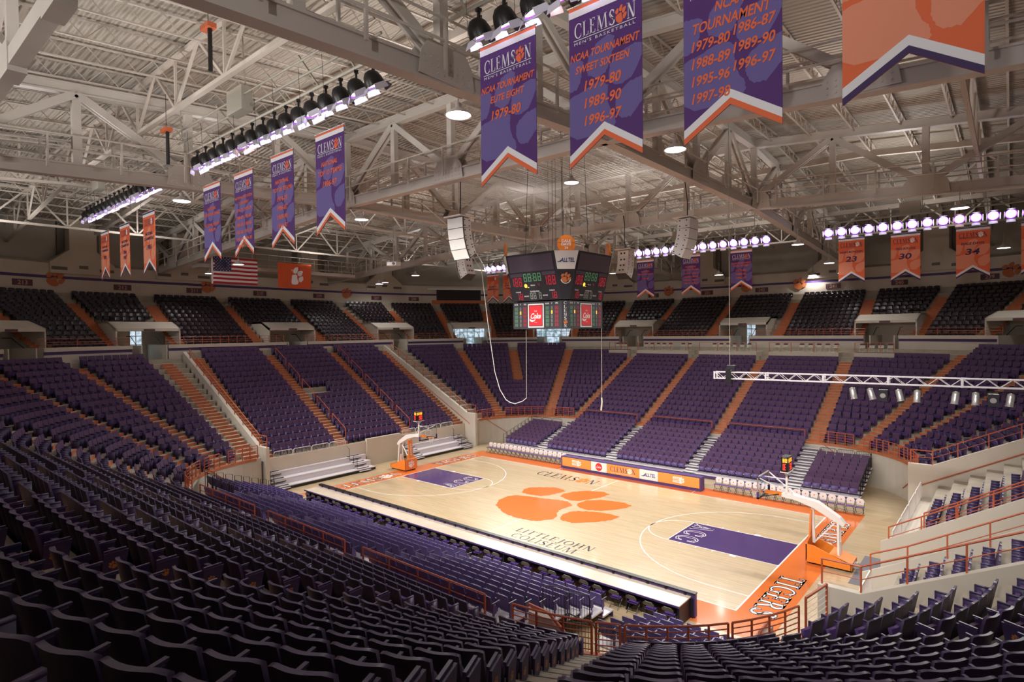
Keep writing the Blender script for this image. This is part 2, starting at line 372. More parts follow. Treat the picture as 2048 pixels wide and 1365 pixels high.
def digits(mb, s, x, y, dw, h, m, mp, z, gap=.35):
    for ch in s:
        if ch.isdigit(): seven(mb, int(ch), x, y, dw, h, m, mp, z)
        elif ch == ':':
            for q in (.3, .65): mb.poly([mp(x+a*dw, y+b*h, z) for a, b in ((-.1, q), (.1, q), (.1, q+.1), (-.1, q+.1))], m)
            x += dw*.3; continue
        x += dw*(1+gap)
# ---------------------------------------------------------------- floor and court paint
XY = lambda u, v, w: (u, v, w)
mb = MB(); mb.boxmm((-24, -22, -.3), (26, 22, 0), M_WOOD)
FLOOR = struct(mb, 'floor', 'pale maple basketball court floor', 'floor')
mb = MB(); A, B = 16.15, 9.6; X0, Y0 = 14.325, 7.62
for a, b in (((-A, Y0), (A, B)), ((-A, -B), (A, -Y0)), ((-A, -Y0), (-X0, Y0)), ((X0, -Y0), (A, Y0))):
    mb.quad((a[0], a[1], .002), (b[0], a[1], .002), (b[0], b[1], .002), (a[0], b[1], .002), M_COURTOR)
mb.build('orange_border', FLOOR)
def flat(mb, x0, y0, x1, y1, z, m): mb.quad((x0, y0, z), (x1, y0, z), (x1, y1, z), (x0, y1, z), m)
def ring(mb, cx, cy, r, w_, a0, a1, z, m, n=48):
    for k in range(n):
        p = [math.radians(a0+(a1-a0)*(k+j)/n) for j in (0, 1)]
        mb.quad(*[(cx+rr*cos(a), cy+rr*sin(a), z) for rr, a in ((r-w_, p[0]), (r, p[0]), (r, p[1]), (r-w_, p[1]))], m)
mb = MB(); lw = .06
for s in (-1, 1):
    flat(mb, -X0-lw, s*Y0-(lw if s < 0 else 0), X0+lw, s*Y0+(lw if s > 0 else 0), .004, M_LINE)
    x = s*X0; flat(mb, min(x, x+s*.07), -Y0, max(x, x+s*.07), Y0, .004, M_LINE)
    for t in (-1, 1):                       # lane sides, free throw line, blocks
        y = t*1.83; xf = s*(X0-5.79)
        flat(mb, min(x, xf), y-(lw if t > 0 else 0), max(x, xf), y+(lw if t < 0 else 0), .005, M_LINE)
        bx = s*(X0-2.15)
        flat(mb, bx-.15, min(y, y+t*.2), bx+.15, max(y, y+t*.2), .005, M_LINE)
        for q in (3.2, 4.1, 5.0):
            bx = s*(X0-q); flat(mb, bx-.025, min(y, y+t*.2), bx+.025, max(y, y+t*.2), .005, M_LINE)
        yy = t*6.02                          # straight parts of the three point line
        flat(mb, min(x, s*(X0-1.575)), yy-lw/2, max(x, s*(X0-1.575)), yy+lw/2, .005, M_LINE)
    flat(mb, min(s*(X0-5.79), s*(X0-5.74)), -1.83, max(s*(X0-5.79), s*(X0-5.74)), 1.83, .0055, M_LINE)
    ring(mb, s*(X0-5.79), 0, 1.83, lw, 90 if s > 0 else -90, 270 if s > 0 else 90, .005, M_LINE)
    ring(mb, s*(X0-1.575), 0, 6.045, lw, 90 if s > 0 else -90, 270 if s > 0 else 90, .005, M_LINE, 64)
    for t in (-1, 1): flat(mb, s*5.79-.025, t*(Y0+.9)-.7, s*5.79+.025, t*(Y0+.9)+.6, .004, M_LINE)
flat(mb, -lw/2, -Y0, lw/2, Y0, .004, M_LINE)
mb.build('boundary_lines', FLOOR)
for s in (-1, 1):
    mb = MB(); x0, x1 = sorted((s*X0, s*(X0-5.79))); flat(mb, x0, -1.83, x1, 1.83, .003, M_COURTPU)
    mp = (lambda u, v, w: (8.72+v, -u, w)) if s > 0 else (lambda u, v, w: (-8.72-v, u, w))
    serif(mb, 'ACC', -1.62, .06, 1.15, M_LINE, mp, .005, width=3.25, g=.04, T=.2, gap=.22); serif(mb, 'ACC', -1.62, .06, 1.15, M_COURTPU, mp, .0065, width=3.25, T=.2, gap=.22)
    mb.build('painted_lane', FLOOR)
mb = MB()
for p in PAW.values(): mb.poly([(a, b, .0065) for a, b in jag(p, .09, 5)], M_COURTOR)
mb.build('centre_paw', FLOOR)
mb = MB(); mp = lambda u, v, w: (u, v, w)
serif(mb, 'LITTLEJOHN', 1.05, -5.95, .62, M_INK, mp, .0065, width=5.25); serif(mb, 'COLISEUM', 1.35, -6.8, .62, M_INK, mp, .0065, width=4.4)
mp = lambda u, v, w: (-u, -v, w)
serif(mb, 'CLEMS@N', 1.0, -6.6, 1.15, M_INK, lambda u, v, w: (-7.4+u, v+12.0, w), .0065, width=5.6, paw=M_COURTOR)
mb.build('floor_lettering', FLOOR)
mb = MB()
mpR = lambda u, v, w: (14.78+v, -u, w); mpL = lambda u, v, w: (-14.78-v, u, w)
for mp in (mpR, mpL):
    for dg_, mm, g, z in ((0, M_INK, .05, .0055), (0, M_LINE, 0, .007)):
        serif(mb, 'CLEMS@N', -7.3, .04, .98, mm, mp, z, width=6.2, g=g, paw=M_LINE if g == 0 else None); serif(mb, 'TIGERS', 2.75, .04, .98, mm, mp, z, width=4.85, g=g)
mb.build('baseline_lettering', FLOOR)
mb = MB(); mb.boxmm((17.35, -1.9, 0), (18.3, 2.2, .012), M_RUB)
tag(mb.build('floor_mat'), 'grey rubber mat on the floor behind the near basketball hoop', 'mat')

# ---------------------------------------------------------------- the rounded square bowl
A0, W0 = 11.2, 18.6; RC = W0-A0
def RS(nc=20):
    """samples (bx, by, nx, ny) along the bowl's inner edge, clockwise seen from above from the left end's near corner"""
    S = [(-W0, -A0, -1, 0), (-W0, A0, -1, 0)]
    for (cx, cy, a0, a1) in ((-A0, A0, 180, 90), (A0, A0, 90, 0), (A0, -A0, 0, -90), (-A0, -A0, -90, -180)):
        seg = []
        for k in range(nc+1):
            a = math.radians(a0+(a1-a0)*k/nc); seg.append((cx+RC*cos(a), cy+RC*sin(a), cos(a), sin(a)))
        S += seg if cx == -A0 and cy > 0 else seg
        if (cx, cy) == (-A0, A0): pass
    return S
def arcs(cx, cy, a0, a1, n=16):
    return [(cx+RC*cos(a), cy+RC*sin(a), cos(a), sin(a)) for a in [math.radians(a0+(a1-a0)*k/n) for k in range(n+1)]]
def side_far(x0, x1): return [(x0, W0, 0, 1), (x1, W0, 0, 1)]
def side_near(x0, x1): return [(x0, -W0, 0, -1), (x1, -W0, 0, -1)]
def end_l(y0, y1): return [(-W0, y0, -1, 0), (-W0, y1, -1, 0)]
def end_r(y0, y1): return [(W0, y0, 1, 0), (W0, y1, 1, 0)]
C_FL, C_FR, C_NR, C_NL = (-A0, A0), (A0, A0), (A0, -A0), (-A0, -A0)
RING = end_l(-A0, A0)+arcs(*C_FL, 180, 90)+arcs(*C_FR, 90, 0)
def at(sm, d, z): return (sm[0]+sm[2]*d, sm[1]+sm[3]*d, z)
def sweep(mb, S, prof, m, caps=False):
    """profile [(d, z)] carried along the samples S; m may be one material or one for each profile edge"""
    k = len(prof); v = [at(s, d, z) for s in S for d, z in prof]
    ms = m if isinstance(m, list) else [m]*(k-1)
    for j in range(k-1):
        mb.add([v[i*k+j+e] for i in range(len(S)) for e in (0, 1)], [(2*i, 2*i+1, 2*i+3, 2*i+2) for i in range(len(S)-1)], ms[j])
    if caps:
        for i in (0, len(S)-1): mb.poly([v[i*k+j] for j in range(k)], ms[0])
TR, RI, Z0 = .84, .41, 2.55                 # lower bowl row depth, rise, first floor
NR = 17
def stepprof(d0, z0, tr, ri, n, zback):
    P = [(d0, 0), (d0, z0)]
    for i in range(n):
        P += [(d0+tr*(i+1), z0+ri*i), (d0+tr*(i+1), z0+ri*(i+1) if i < n-1 else zback)]
    return P
def sector(name, label, S, d0, z0, tr, ri, n, zback, wallm=M_WALL):
    mb = MB(); P = stepprof(d0, z0, tr, ri, n, zback); sweep(mb, S, P, [wallm]+[M_CONC]*(len(P)-2))
    base = [(s, P) for s in (S[0], S[-1])]
    for s, PP in base:                       # closed ends
        mb.poly([at(s, d, z) for d, z in PP]+[at(s, PP[-1][0], 0)], M_CONC)
    return struct(mb, name, label, 'seating terrace')
sector('floor_far_terrace', 'stepped concrete seating terrace behind the far sideline', side_far(-A0, A0), 0, Z0, TR, RI, NR, 9.5)
sector('floor_far_left_terrace', 'curved stepped seating terrace in the far left corner', arcs(*C_FL, 180, 90), 0, Z0, TR, RI, NR, 9.5)
sector('floor_far_right_terrace', 'curved stepped seating terrace in the far right corner', arcs(*C_FR, 90, 0), 0, Z0, TR, RI, NR, 9.5)
sector('floor_near_terrace', 'stepped concrete seating terrace behind the scorers table', side_near(A0, -A0), 0, Z0, TR, RI, NR, 9.5)
sector('floor_near_left_terrace', 'curved stepped seating terrace in the near left corner', arcs(*C_NL, -90, -180), 0, Z0, TR, RI, NR, 9.5)
sector('floor_near_right_terrace', 'curved stepped seating terrace in the near right corner', arcs(*C_NR, 0, -90), 0, Z0, TR, RI, NR, 9.5)
ED, ETR, ERI, EZ, EN = 1.1, .74, .43, 2.15, 18      # end sections start lower and climb steeper
sector('floor_left_terrace', 'stepped seating terrace behind the far hoop', end_l(-10.75, 10.75), ED, EZ, ETR, ERI, EN, 10.0)
sector('floor_right_terrace', 'stepped seating terrace beside the near hoop, beyond the tunnel', end_r(10.75, -1.0), ED, EZ, ETR, ERI, 10, 6.5)
sector('floor_right_near_terrace', 'stepped seating terrace beside the near hoop, in front of the tunnel', end_r(-5.5, -10.75), ED, EZ, ETR, ERI, 10, 6.5)
# orange kerb along the front of the raised corners and sides
for nm, S, lb in (('far_left', arcs(*C_FL, 176, 90), 'far left corner'), ('far_right', arcs(*C_FR, 90, 3), 'far right corner'), ('near_left', arcs(*C_NL, -90, -177), 'near left corner'), ('near', side_near(A0, -A0), 'near side'), ('far', side_far(-A0, A0), 'far side'), ('near_right', arcs(*C_NR, -10, -90), 'near right corner')):
    mb = MB(); sweep(mb, S, [(-.06, Z0-.12), (-.06, Z0+.05), (.1, Z0+.05), (.1, Z0)], M_OR); struct(mb, 'trim_kerb_'+nm, 'orange painted kerb along the '+lb+' terrace', 'kerb')
# sloping white walls between the ends and the raised corners
def slope_wall(sx, sy, name, label, xe):
    mb = MB(); y0, y1 = sy*10.78, sy*11.06
    prof = [(18.2, 0), (18.2, 3.3), (19.4, 3.3), (xe, 3.3+(xe-19.4)*.5), (xe, 0)]
    pts = [(sx*a, b) for a, b in prof]
    mb.slab(pts, lambda u, v, w: (u, w, v), y0, y1, M_WALL)
    return struct(mb, name, label, 'wall')
slope_wall(-1, -1, 'wall_left_near_parapet', 'white sloping parapet wall left of the far hoop seats', 33.0)
slope_wall(-1, 1, 'wall_left_far_parapet', 'white sloping parapet wall right of the far hoop seats', 33.0)
slope_wall(1, 1, 'wall_right_far_parapet', 'long white sloping parapet beyond the right end seats', 27)
slope_wall(1, -1, 'wall_right_near_parapet', 'long white sloping parapet in front of the right end seats', 27)
ez = lambda x: EZ+(x-19.7)*ERI/ETR
for nm, y0, y1, lb in (('wall_tunnel', -1.14, -1.0, 'pale wall of the players tunnel beside the right end seats'), ('wall_tunnel_near', -5.5, -5.36, 'pale near side wall of the players tunnel')):
    mb = MB(); mb.slab([(18.5, 0), (27, 0), (27, ez(27)+.45), (19.7, EZ+.45), (18.5, EZ-.2)], lambda u, v, w: (u, w, v), y0, y1, M_WALL)
    struct(mb, nm, lb, 'wall')
# floor-level wall behind the left bleachers
mb = MB(); mb.boxmm((-20.4, -10.7, 0), (-19.72, 10.7, 1.62), M_WALL); mb.boxmm((-20.1, -10.7, 0), (-19.69, 10.7, .12), M_BLACK)
struct(mb, 'wall_left', 'low white wall behind the end bleachers', 'wall')

# ---------------------------------------------------------------- aisle stairs with orange risers
def frame_at(kind, s):
    """(point on the inner edge, outward normal) for an aisle; kind is a side name or a corner with an angle"""
    if kind == 'F': return (s, W0, 0, 1)
    if kind == 'N': return (s, -W0, 0, -1)
    if kind == 'L': return (-W0, s, -1, 0)
    if kind == 'R': return (W0, s, 1, 0)
    cx, cy = kind; a = math.radians(s); n = (cos(a)*(1 if cx > 0 else -1), sin(a)*(1 if cy > 0 else -1))
    return (cx+RC*n[0], cy+RC*n[1], n[0], n[1])
def aisle(kind, s, i0, i1, d0, z0, tr, ri, w_, label, orange=True, name='aisle_stairs'):
    f = frame_at(kind, s); t = (-f[3], f[2]); mb = MB()
    def P(d, c, z): return (f[0]+f[2]*d+t[0]*c, f[1]+f[3]*d+t[1]*c, z)
    h = w_/2
    for i in range(i0, i1):
        d = d0+tr*i; z = z0+ri*i
        for (da, za, zb) in ((d+tr/2, z, z+ri/2), (d+tr, z+ri/2, z+ri)):
            if za > z and i == i1-1: zb = z+ri
            v = [P(da, -h, za), P(da, h, za), P(da, h, zb), P(da, -h, zb)]
            e = [P(da-.03, c, q) for c, q in ((-h, za), (h, za), (h, zb), (-h, zb))]
            mb.add(e+v, [(0, 1, 2, 3), (3, 2, 6, 7), (0, 4, 7, 3), (1, 5, 6, 2)], M_OR if orange else M_CONC)
        mb.quad(P(d+tr/2, -h, z+ri/2), P(d+tr/2, h, z+ri/2), P(d+tr, h, z+ri/2), P(d+tr, -h, z+ri/2), M_CONC)
        for c in (-h, h): mb.quad(P(d+tr/2, c, z), P(d+tr, c, z), P(d+tr, c, z+ri/2), P(d+tr/2, c, z+ri/2), M_CONC)
    return struct(mb, name, label, 'stairs')
for s, w in ((-11.2, 'first'), (-3.65, 'second'), (3.65, 'third'), (11.2, 'fourth')):
    aisle('F', s, 0, 14, 0, Z0, TR, RI, 1.1, w+' orange stepped aisle of the far side from the left')
    aisle('N', s, 0, NR, 0, Z0, TR, RI, 1.1, 'stepped aisle of the near side at the '+w+' rail gap from the left')
for k, s, i0, w in ((C_FL, 26, 0, 'right of the far hoop parapet'), (C_FL, 45, 7, 'ending half way down the far left corner'), (C_FL, 65, 0, 'second from the far side in the far left corner')):
    aisle(k, s, i0, NR-1, 0, Z0, TR, RI, 1.15, 'orange stepped aisle '+w)
for k, s, i0, w in ((C_FR, 65, 0, 'in the far right corner nearest the far side'), (C_FR, 46, 0, 'in the middle of the far right corner'), (C_FR, 26, 0, 'of the far right corner beside the long parapet'),
                    (C_NL, 23, 0, 'in the near left corner nearest the far hoop'), (C_NL, 40, 0, 'in the middle of the near left corner'), (C_NL, 64, 0, 'of the near left corner nearest the camera side'), (C_NL, 4, 0, 'against the near left parapet')):
    aisle(k, s, i0, NR-1, 0, Z0, TR, RI, 1.1, 'orange stepped aisle '+w)
aisle(C_NR, 64, 0, NR, 0, Z0, TR, RI, 1.15, 'grey concrete stepped aisle at the bottom edge', False); aisle(C_NR, 27, 0, NR, 0, Z0, TR, RI, 1.1, 'grey stepped aisle below the long parapet at right', False)
for s, w in ((-10.15, 'against the left parapet'), (-3.5, 'second from left'), (3.5, 'third from left'), (10.15, 'against the right parapet')):
    aisle('L', s, 0, EN-1, ED, EZ, ETR, ERI, 1.15, 'orange stepped aisle behind the far hoop, '+w)
for s, w in ((-.5, 'along the tunnel'), (5.3, 'beyond the seats'), (-6.0, 'in front of the tunnel')): aisle('R', s, 0, 9, ED, EZ, ETR, ERI, .85, 'pale stepped aisle of the right end '+w, False)

# ---------------------------------------------------------------- upper deck: fascia, terrace, aisles, portals
UD, UTR, URI, UZ, UN = 15.0, .72, .41, 10.35, 12
PORTALS = [('c', C_NL, 31.5), ('c', C_NL, 5.5), ('L', None, 0), ('c', C_FL, 5.5), ('c', C_FL, 31.7), ('c', C_FL, 58.5), ('c', C_FL, 85.5), ('F', None, .4), ('c', C_FR, 83.5), ('c', C_FR, 57.5)]
def pframe(p): return frame_at(p[0] if p[0] in 'LFNR' else p[1], p[2])
USEG = arcs(*C_NL, -120, -180, 12)+end_l(-A0, A0)[1:]+arcs(*C_FL, 180, 90)[1:]+side_far(-A0, A0)[1:]+arcs(*C_FR, 90, 20, 14)[1:]
def lerp_samples(S, step=.5):
    o = []
    for a, b in zip(S, S[1:]):
        L = math.hypot(b[0]-a[0], b[1]-a[1])*1.9; n = max(1, int(L/step))
        for k in range(n):
            t = k/n; nx, ny = a[2]+(b[2]-a[2])*t, a[3]+(b[3]-a[3])*t; l = math.hypot(nx, ny)
            o.append((a[0]+(b[0]-a[0])*t, a[1]+(b[1]-a[1])*t, nx/l, ny/l))
    return o+[S[-1]]
FS = lerp_samples(USEG)
def inport(s, half, d=14.6):
    for p in PORTALS:
        f = pframe(p); x, y = at(f, d, 0)[:2]; q = at(s, d, 0)
        if abs((q[0]-x)*-f[3]+(q[1]-y)*f[2]) < half and (q[0]-x)*f[2]+(q[1]-y)*f[3] > -2: return True
    return False
runs = []; cur = []
for s in FS:
    if inport(s, .95):
        if len(cur) > 1: runs.append(cur)
        cur = []
    else: cur.append(s)
if len(cur) > 1: runs.append(cur)
for k, R_ in enumerate(runs):
    mb = MB(); sweep(mb, R_, [(15.0, UZ), (15.0, 10.75), (14.5, 10.75), (14.5, 10.45), (14.6, 10.45)], M_WALL, False)
    sweep(mb, R_, [(14.6, 10.45), (14.6, 10.2)], M_PUR); sweep(mb, R_, [(14.6, 10.2), (14.6, 9.2)], M_WALL)
    for s in (R_[0], R_[-1]): mb.poly([at(s, d, z) for d, z in ((14.55, 9.2), (14.55, 10.75), (15.2, 10.75), (15.2, 9.2))], M_WALL)
    struct(mb, 'wall_fascia_%d' % (k+1), 'white upper deck fascia with a purple stripe, stretch %d from the left' % (k+1), 'wall')
wide = []; cur = []
for s in FS:
    if inport(s, 2.62):
        if len(cur) > 1: wide.append(cur)
        cur = []
    else: cur.append(s)
if len(cur) > 1: wide.append(cur)
mb = MB(); P = [(UD, UZ-.2), (UD, UZ)]
for i in range(UN): P += [(UD+UTR*(i+1), UZ+URI*i), (UD+UTR*(i+1), UZ+URI*(i+1) if i < UN-1 else 15.5)]
K = 2+2*6-1
for R_ in wide:
    sweep(mb, R_, P[:K], M_CONC)
    for s in (R_[0], R_[-1]): mb.poly([at(s, d, z) for d, z in P[:K]]+[at(s, P[K-1][0], UZ-.2)], M_CONC)
sweep(mb, FS, [(P[K-1][0], 9.0)]+P[K-1:], M_CONC); struct(mb, 'floor_upper_terrace', 'stepped concrete terrace of the upper deck', 'seating terrace')
UAIS = [('c', C_NL, 38.5), ('c', C_NL, 25.5), ('c', C_NL, 12.3), ('L', None, -10.9), ('L', None, -3.65), ('L', None, 3.65), ('L', None, 10.6)]+[('c', C_FL, a) for a in (12.3, 25.6, 38.7, 51.8, 65, 78)]+[('F', None, s) for s in (-10.8, -3.3, 4.1)]+[('c', C_FR, a) for a in (89.5, 77, 64, 51)]
for k, a in enumerate(UAIS):
    aisle(a[0] if a[0] in 'LF' else a[1], a[2], 0, UN-2, UD, UZ, UTR, URI, 1.15, 'orange stepped upper deck aisle, number %d from the left' % (k+1), name='upper_aisle_stairs')
for k, p in enumerate(PORTALS):
    f = pframe(p); t = (-f[3], f[2])
    Q = lambda d, c, z: (f[0]+f[2]*d+t[0]*c, f[1]+f[3]*d+t[1]*c, z)
    g = empty('entrance_portal', Q(14.6, 0, 9.2)); tag(g, 'white hooded stair portal in the upper deck front, number %d from the left' % (k+1), 'portal', 'entrance portals of the upper deck', 'structure')
    inv = Matrix.Translation(-Vector(g.location))
    def L(mb, nm, m_=None):
        o = mb.build(nm, g); o.matrix_parent_inverse = inv; return o
    mb = MB()
    for c in (-2.6, 2.6):                    # cheek walls of the hood
        pr = [(15.4, 10.35), (15.4, 12.2), (16.9, 12.8), (19.2, 12.8), (19.2, 10.35)]
        w_ = .12 if c < 0 else -.12
        mb.slab([(d, z) for d, z in pr], lambda u, v, w: Q(u, w, v), c, c+w_, M_WALL)
    mb.slab([(15.4, 11.95), (15.4, 12.2), (16.9, 12.8), (19.2, 12.8), (19.2, 12.65), (16.95, 12.65)], lambda u, v, w: Q(u, w, v), -2.6, 2.6, M_WALL)
    L(mb, 'hood')
    mb = MB()
    mb.slab([(14.5, 9.2), (14.5, 10.75), (19, 10.75), (19, 9.2)], lambda u, v, w: Q(u, w, v), -1.05, -.95, M_WALL); mb.slab([(14.5, 9.2), (14.5, 10.75), (19, 10.75), (19, 9.2)], lambda u, v, w: Q(u, w, v), .95, 1.05, M_WALL)
    mb.quad(Q(14.3, -1, 9.25), Q(14.3, 1, 9.25), Q(21, 1, 9.25), Q(21, -1, 9.25), M_CONC)
    L(mb, 'passage_wall')
    dz = 18.2; glow = k in (1, 4, 5, 7); door_only = k in (1, 7)
    mb = MB()                                # glazed back of the passage
    if glow:
        for c0, c1 in ((-2.45, -1.0), (-1.0, 1.0), (1.0, 2.45)):
            lo = 9.25 if c0 == -1.0 else 10.75
            if door_only:
                if c0 != -1.0: mb.slab([(dz, lo-1.5), (dz, 12.6), (dz+.1, 12.6), (dz+.1, lo-1.5)], lambda u, v, w: Q(u, w, v), c0, c1, M_WALL); continue
                c0, c1 = -.55, .45; mb.slab([(dz, lo), (dz, 12.6), (dz+.1, 12.6), (dz+.1, lo)], lambda u, v, w: Q(u, w, v), -1, c0, M_WALL); mb.slab([(dz, lo), (dz, 12.6), (dz+.1, 12.6), (dz+.1, lo)], lambda u, v, w: Q(u, w, v), c1, 1, M_WALL)
            mb.quad(Q(dz, c0, lo), Q(dz, c1, lo), Q(dz, c1, 12.4), Q(dz, c0, 12.4), M_PANE)
        L(mb, 'window_pane'); mb = MB()
        for c in ((-.58, -.08, .42) if door_only else (-2.45, -1.7, -1.0, -.02, 1.0, 1.7, 2.4)): mb.slab([(dz-.08, 9.25 if abs(c) <= 1 else 10.7), (dz-.08, 12.5), (dz, 12.5), (dz, 9.25 if abs(c) <= 1 else 10.7)], lambda u, v, w: Q(u, w, v), c, c+.06, M_WHITE)
        for z in (10.75, 11.5, 12.4): mb.slab([(dz-.08, z), (dz-.08, z+.06), (dz, z+.06), (dz, z)], lambda u, v, w: Q(u, w, v), *((-.55, .45) if door_only else (-2.45, 2.45)), M_WHITE)
        L(mb, 'window_frame')
    else:
        mb.slab([(dz, 9.25), (dz, 12.5), (dz+.1, 12.5), (dz+.1, 9.25)], lambda u, v, w: Q(u, w, v), -2.5, 2.5, M_WALL); L(mb, 'back_wall')
    mb = MB()
    for c in (-1.0, 1.0):
        mb.tube([Q(14.7, c, 10.2), Q(16.6, c, 11.5), Q(17.4, c, 11.5)], .03, M_DKMET, 5)
    L(mb, 'handrail')
    mb = MB(); mb.slab([(-.45, 11.97), (.45, 11.97), (.45, 12.14), (-.45, 12.14)], lambda u, v, w: Q(15.38-w, u, v), 0, .02, M_SIGN); L(mb, 'entrance_sign')
# orange guard rails along the front of the upper deck
for k, R_ in enumerate(runs):
    mb = MB(); R2 = R_[::3]+([R_[-1]] if (len(R_)-1) % 3 else [])
    for z in (10.95, 11.15, 11.42): mb.tube([at(s, 15.1, z) for s in R2], .018, M_RAIL, 4)
    for s in R2: mb.tube([at(s, 15.1, 10.7), at(s, 15.1, 11.42)], .022, M_RAIL, 4)
    tag(mb.build('deck_guard_rail'), 'thin orange guard rail on the upper deck front, stretch %d from the left' % (k+1), 'railing', 'upper deck guard rails')

# ---------------------------------------------------------------- outer wall
OW = arcs(*C_NL, -120, -180, 12)+end_l(-A0, A0)[1:]+arcs(*C_FL, 180, 90)[1:]+side_far(-A0, A0)[1:]+arcs(*C_FR, 90, 10, 14)[1:]
mb = MB(); sweep(mb, OW, [(24.0, 14.5), (24.0, 16.75)], M_WALLD); sweep(mb, OW, [(23.99, 16.75), (23.99, 17.0)], M_PUR)
sweep(mb, OW, [(24.0, 17.0), (24.0, 18.1), (24.9, 18.4), (24.9, 25)], [M_WALLD, M_WALLD, M_PANEL])
struct(mb, 'wall_outer', 'pale outer wall with a purple stripe above the upper deck', 'wall')
# flared air ducts and panel seams on the upper wall
def wallframe(kind, s): return frame_at(kind, s)
DUCTS = [(C_NL, 32), (C_NL, 9), ('L', -7.3), ('L', 7), (C_FL, 12), (C_FL, 74), ('F', -7.2), ('F', 7.6), (C_FR, 79), (C_FR, 52)]
for k, (kd, s) in enumerate(DUCTS):
    f = wallframe(kd, s); t = (-f[3], f[2]); Q = lambda d, c, z: (f[0]+f[2]*d+t[0]*c, f[1]+f[3]*d+t[1]*c, z)
    g = empty('air_duct', Q(24, 0, 17)); tag(g, 'flared grey air duct on the upper wall, number %d from the left' % (k+1), 'duct', 'air ducts on the upper wall', 'structure'); inv = Matrix.Translation(-Vector(g.location))
    mb = MB(); pr = [(-2.6, 17.25), (2.6, 17.25), (2.6, 18.2), (1.1, 19.4), (1.1, 23), (-1.1, 23), (-1.1, 19.4), (-2.6, 18.2)]
    mb.slab(pr, lambda u, v, w: Q(w, u, v), 23.7, 24.95, M_WALLD); mb.build('duct_body', g).matrix_parent_inverse = inv
    for c in (-1.9, -.0, 1.9):
        mb = MB(); w_ = .6 if c else .35; z_ = 17.55 if c else 17.75
        mb.slab([(c-w_, z_), (c+w_, z_), (c+w_, z_+.28), (c-w_, z_+.28)], lambda u, v, w: Q(w, u, v), 23.66, 23.71, M_DUCT); mb.build('vent_grille', g).matrix_parent_inverse = inv
    mb = MB()
    for sg in (-1, 1): mb.slab([(sg*1.15, 18.6), (sg*1.7, 18.6), (sg*1.7, 23), (sg*1.15, 23)], lambda u, v, w: Q(w, u, v), 24.6, 24.92, M_DUCT)
    mb.build('shadow_gap', g).matrix_parent_inverse = inv
SIGNS = [('214', C_NL, 29), ('213', C_NL, 17.5), ('212', C_NL, 3), ('211', 'L', -6.3), ('210', 'L', .8), ('209', 'L', 8.3), ('207', C_FL, 10), ('206', C_FL, 20), ('205', C_FL, 33), ('202', C_FL, 84), ('201', 'F', -7), ('242', 'F', -.2), ('241', 'F', 7.6), ('240', C_FR, 85), ('239', C_FR, 71)]
for no, kd, s in SIGNS:
    f = wallframe(kd, s); t = (f[3], -f[2]); Q = lambda u, v, w: (f[0]+f[2]*(23.95-w)+t[0]*u, f[1]+f[3]*(23.95-w)+t[1]*u, v+16.25)
    mb = MB(); mb.slab([(-.75, -.27), (.75, -.27), (.75, .27), (-.75, .27)], Q, -.04, .02, M_SIGN); put_text(mb, no, 0, 0, .38, M_SIGNT, Q, .026, bold=.02)
    tag(mb.build('section_sign'), 'maroon section sign reading %s on the upper wall' % no, 'sign', 'section signs on the upper wall')
for k, (kd, s) in enumerate(((C_NL, 13), ('L', -4.9), (C_FL, 2), (C_FL, 88), ('F', -2), ('F', 4.1), (C_FR, 68))):
    f = wallframe(kd, s); t = (f[3], -f[2]); Q = lambda u, v, w: (f[0]+f[2]*(23.93-w)+t[0]*u, f[1]+f[3]*(23.93-w)+t[1]*u, v+16.75)
    mb = MB()
    for p in PAWS: mb.slab([(a*.17, b*.17) for a, b in p], Q, 0, .03, M_PAWW)
    tag(mb.build('wall_paw_emblem'), 'orange paw emblem on the upper wall stripe, number %d from the left' % (k+1), 'emblem', 'paw emblems on the upper wall')
# press box
f = frame_at(C_FL, 32); t = (f[3], -f[2]); Q = lambda u, v, w: (f[0]+f[2]*(23.92-w)+t[0]*u, f[1]+f[3]*(23.92-w)+t[1]*u, v)
g = empty('press_box', Q(0, 15.6, 0), 0, 'long dark press box with a white roof edge on the upper wall', 'press box'); inv = Matrix.Translation(-Vector(g.location))
for nm, a, b, w0, w1, m in (('window_strip', (-4.4, 16.1), (4.6, 17.6), 0, .12, M_BLACK), ('counter', (-4.4, 15.55), (4.6, 16.1), 0, .2, M_OR), ('roof_edge', (-4.5, 17.6), (4.7, 17.8), -.2, .3, M_WHITE)):
    mb = MB(); mb.slab([a, (b[0], a[1]), b, (a[0], b[1])], Q, w0, w1, m); mb.build(nm, g).matrix_parent_inverse = inv
# ---------------------------------------------------------------- roof: deck, trusses, joists, catwalks
def zr(x, y): return 24.9-.085*max(0, max(abs(x), abs(y))-9.6)
mb = MB(); E_ = 46; z9, zE = 24.9, 24.9-.085*(E_-9.6); a = 9.6
mb.quad((-a, -a, z9), (a, -a, z9), (a, a, z9), (-a, a, z9), M_DECK)
for c in (((-a, -a), (a, -a), (E_, -E_), (-E_, -E_)), ((a, -a), (a, a), (E_, E_), (E_, -E_)), ((a, a), (-a, a), (-E_, E_), (E_, E_)), ((-a, a), (-a, -a), (-E_, -E_), (-E_, E_))):
    mb.add([(c[0][0], c[0][1], z9), (c[1][0], c[1][1], z9), (c[2][0], c[2][1], zE), (c[3][0], c[3][1], zE)], [(3, 2, 1, 0)], M_DECK)
struct(mb, 'ceiling', 'corrugated pale metal roof deck', 'ceiling')
zb = lambda s: 19.62-.056*max(0, abs(s)-9.6)       # bottom chord axis
zt = lambda s: 24.25-.085*max(0, abs(s)-9.6)
NODES = [-43.2, -38.4, -33.6, -28.8, -24, -19.2, -14.4, -9.6, -4.8, 0, 4.8, 9.6, 14.4, 19.2, 24, 28.8, 33.6, 38.4, 43.2]
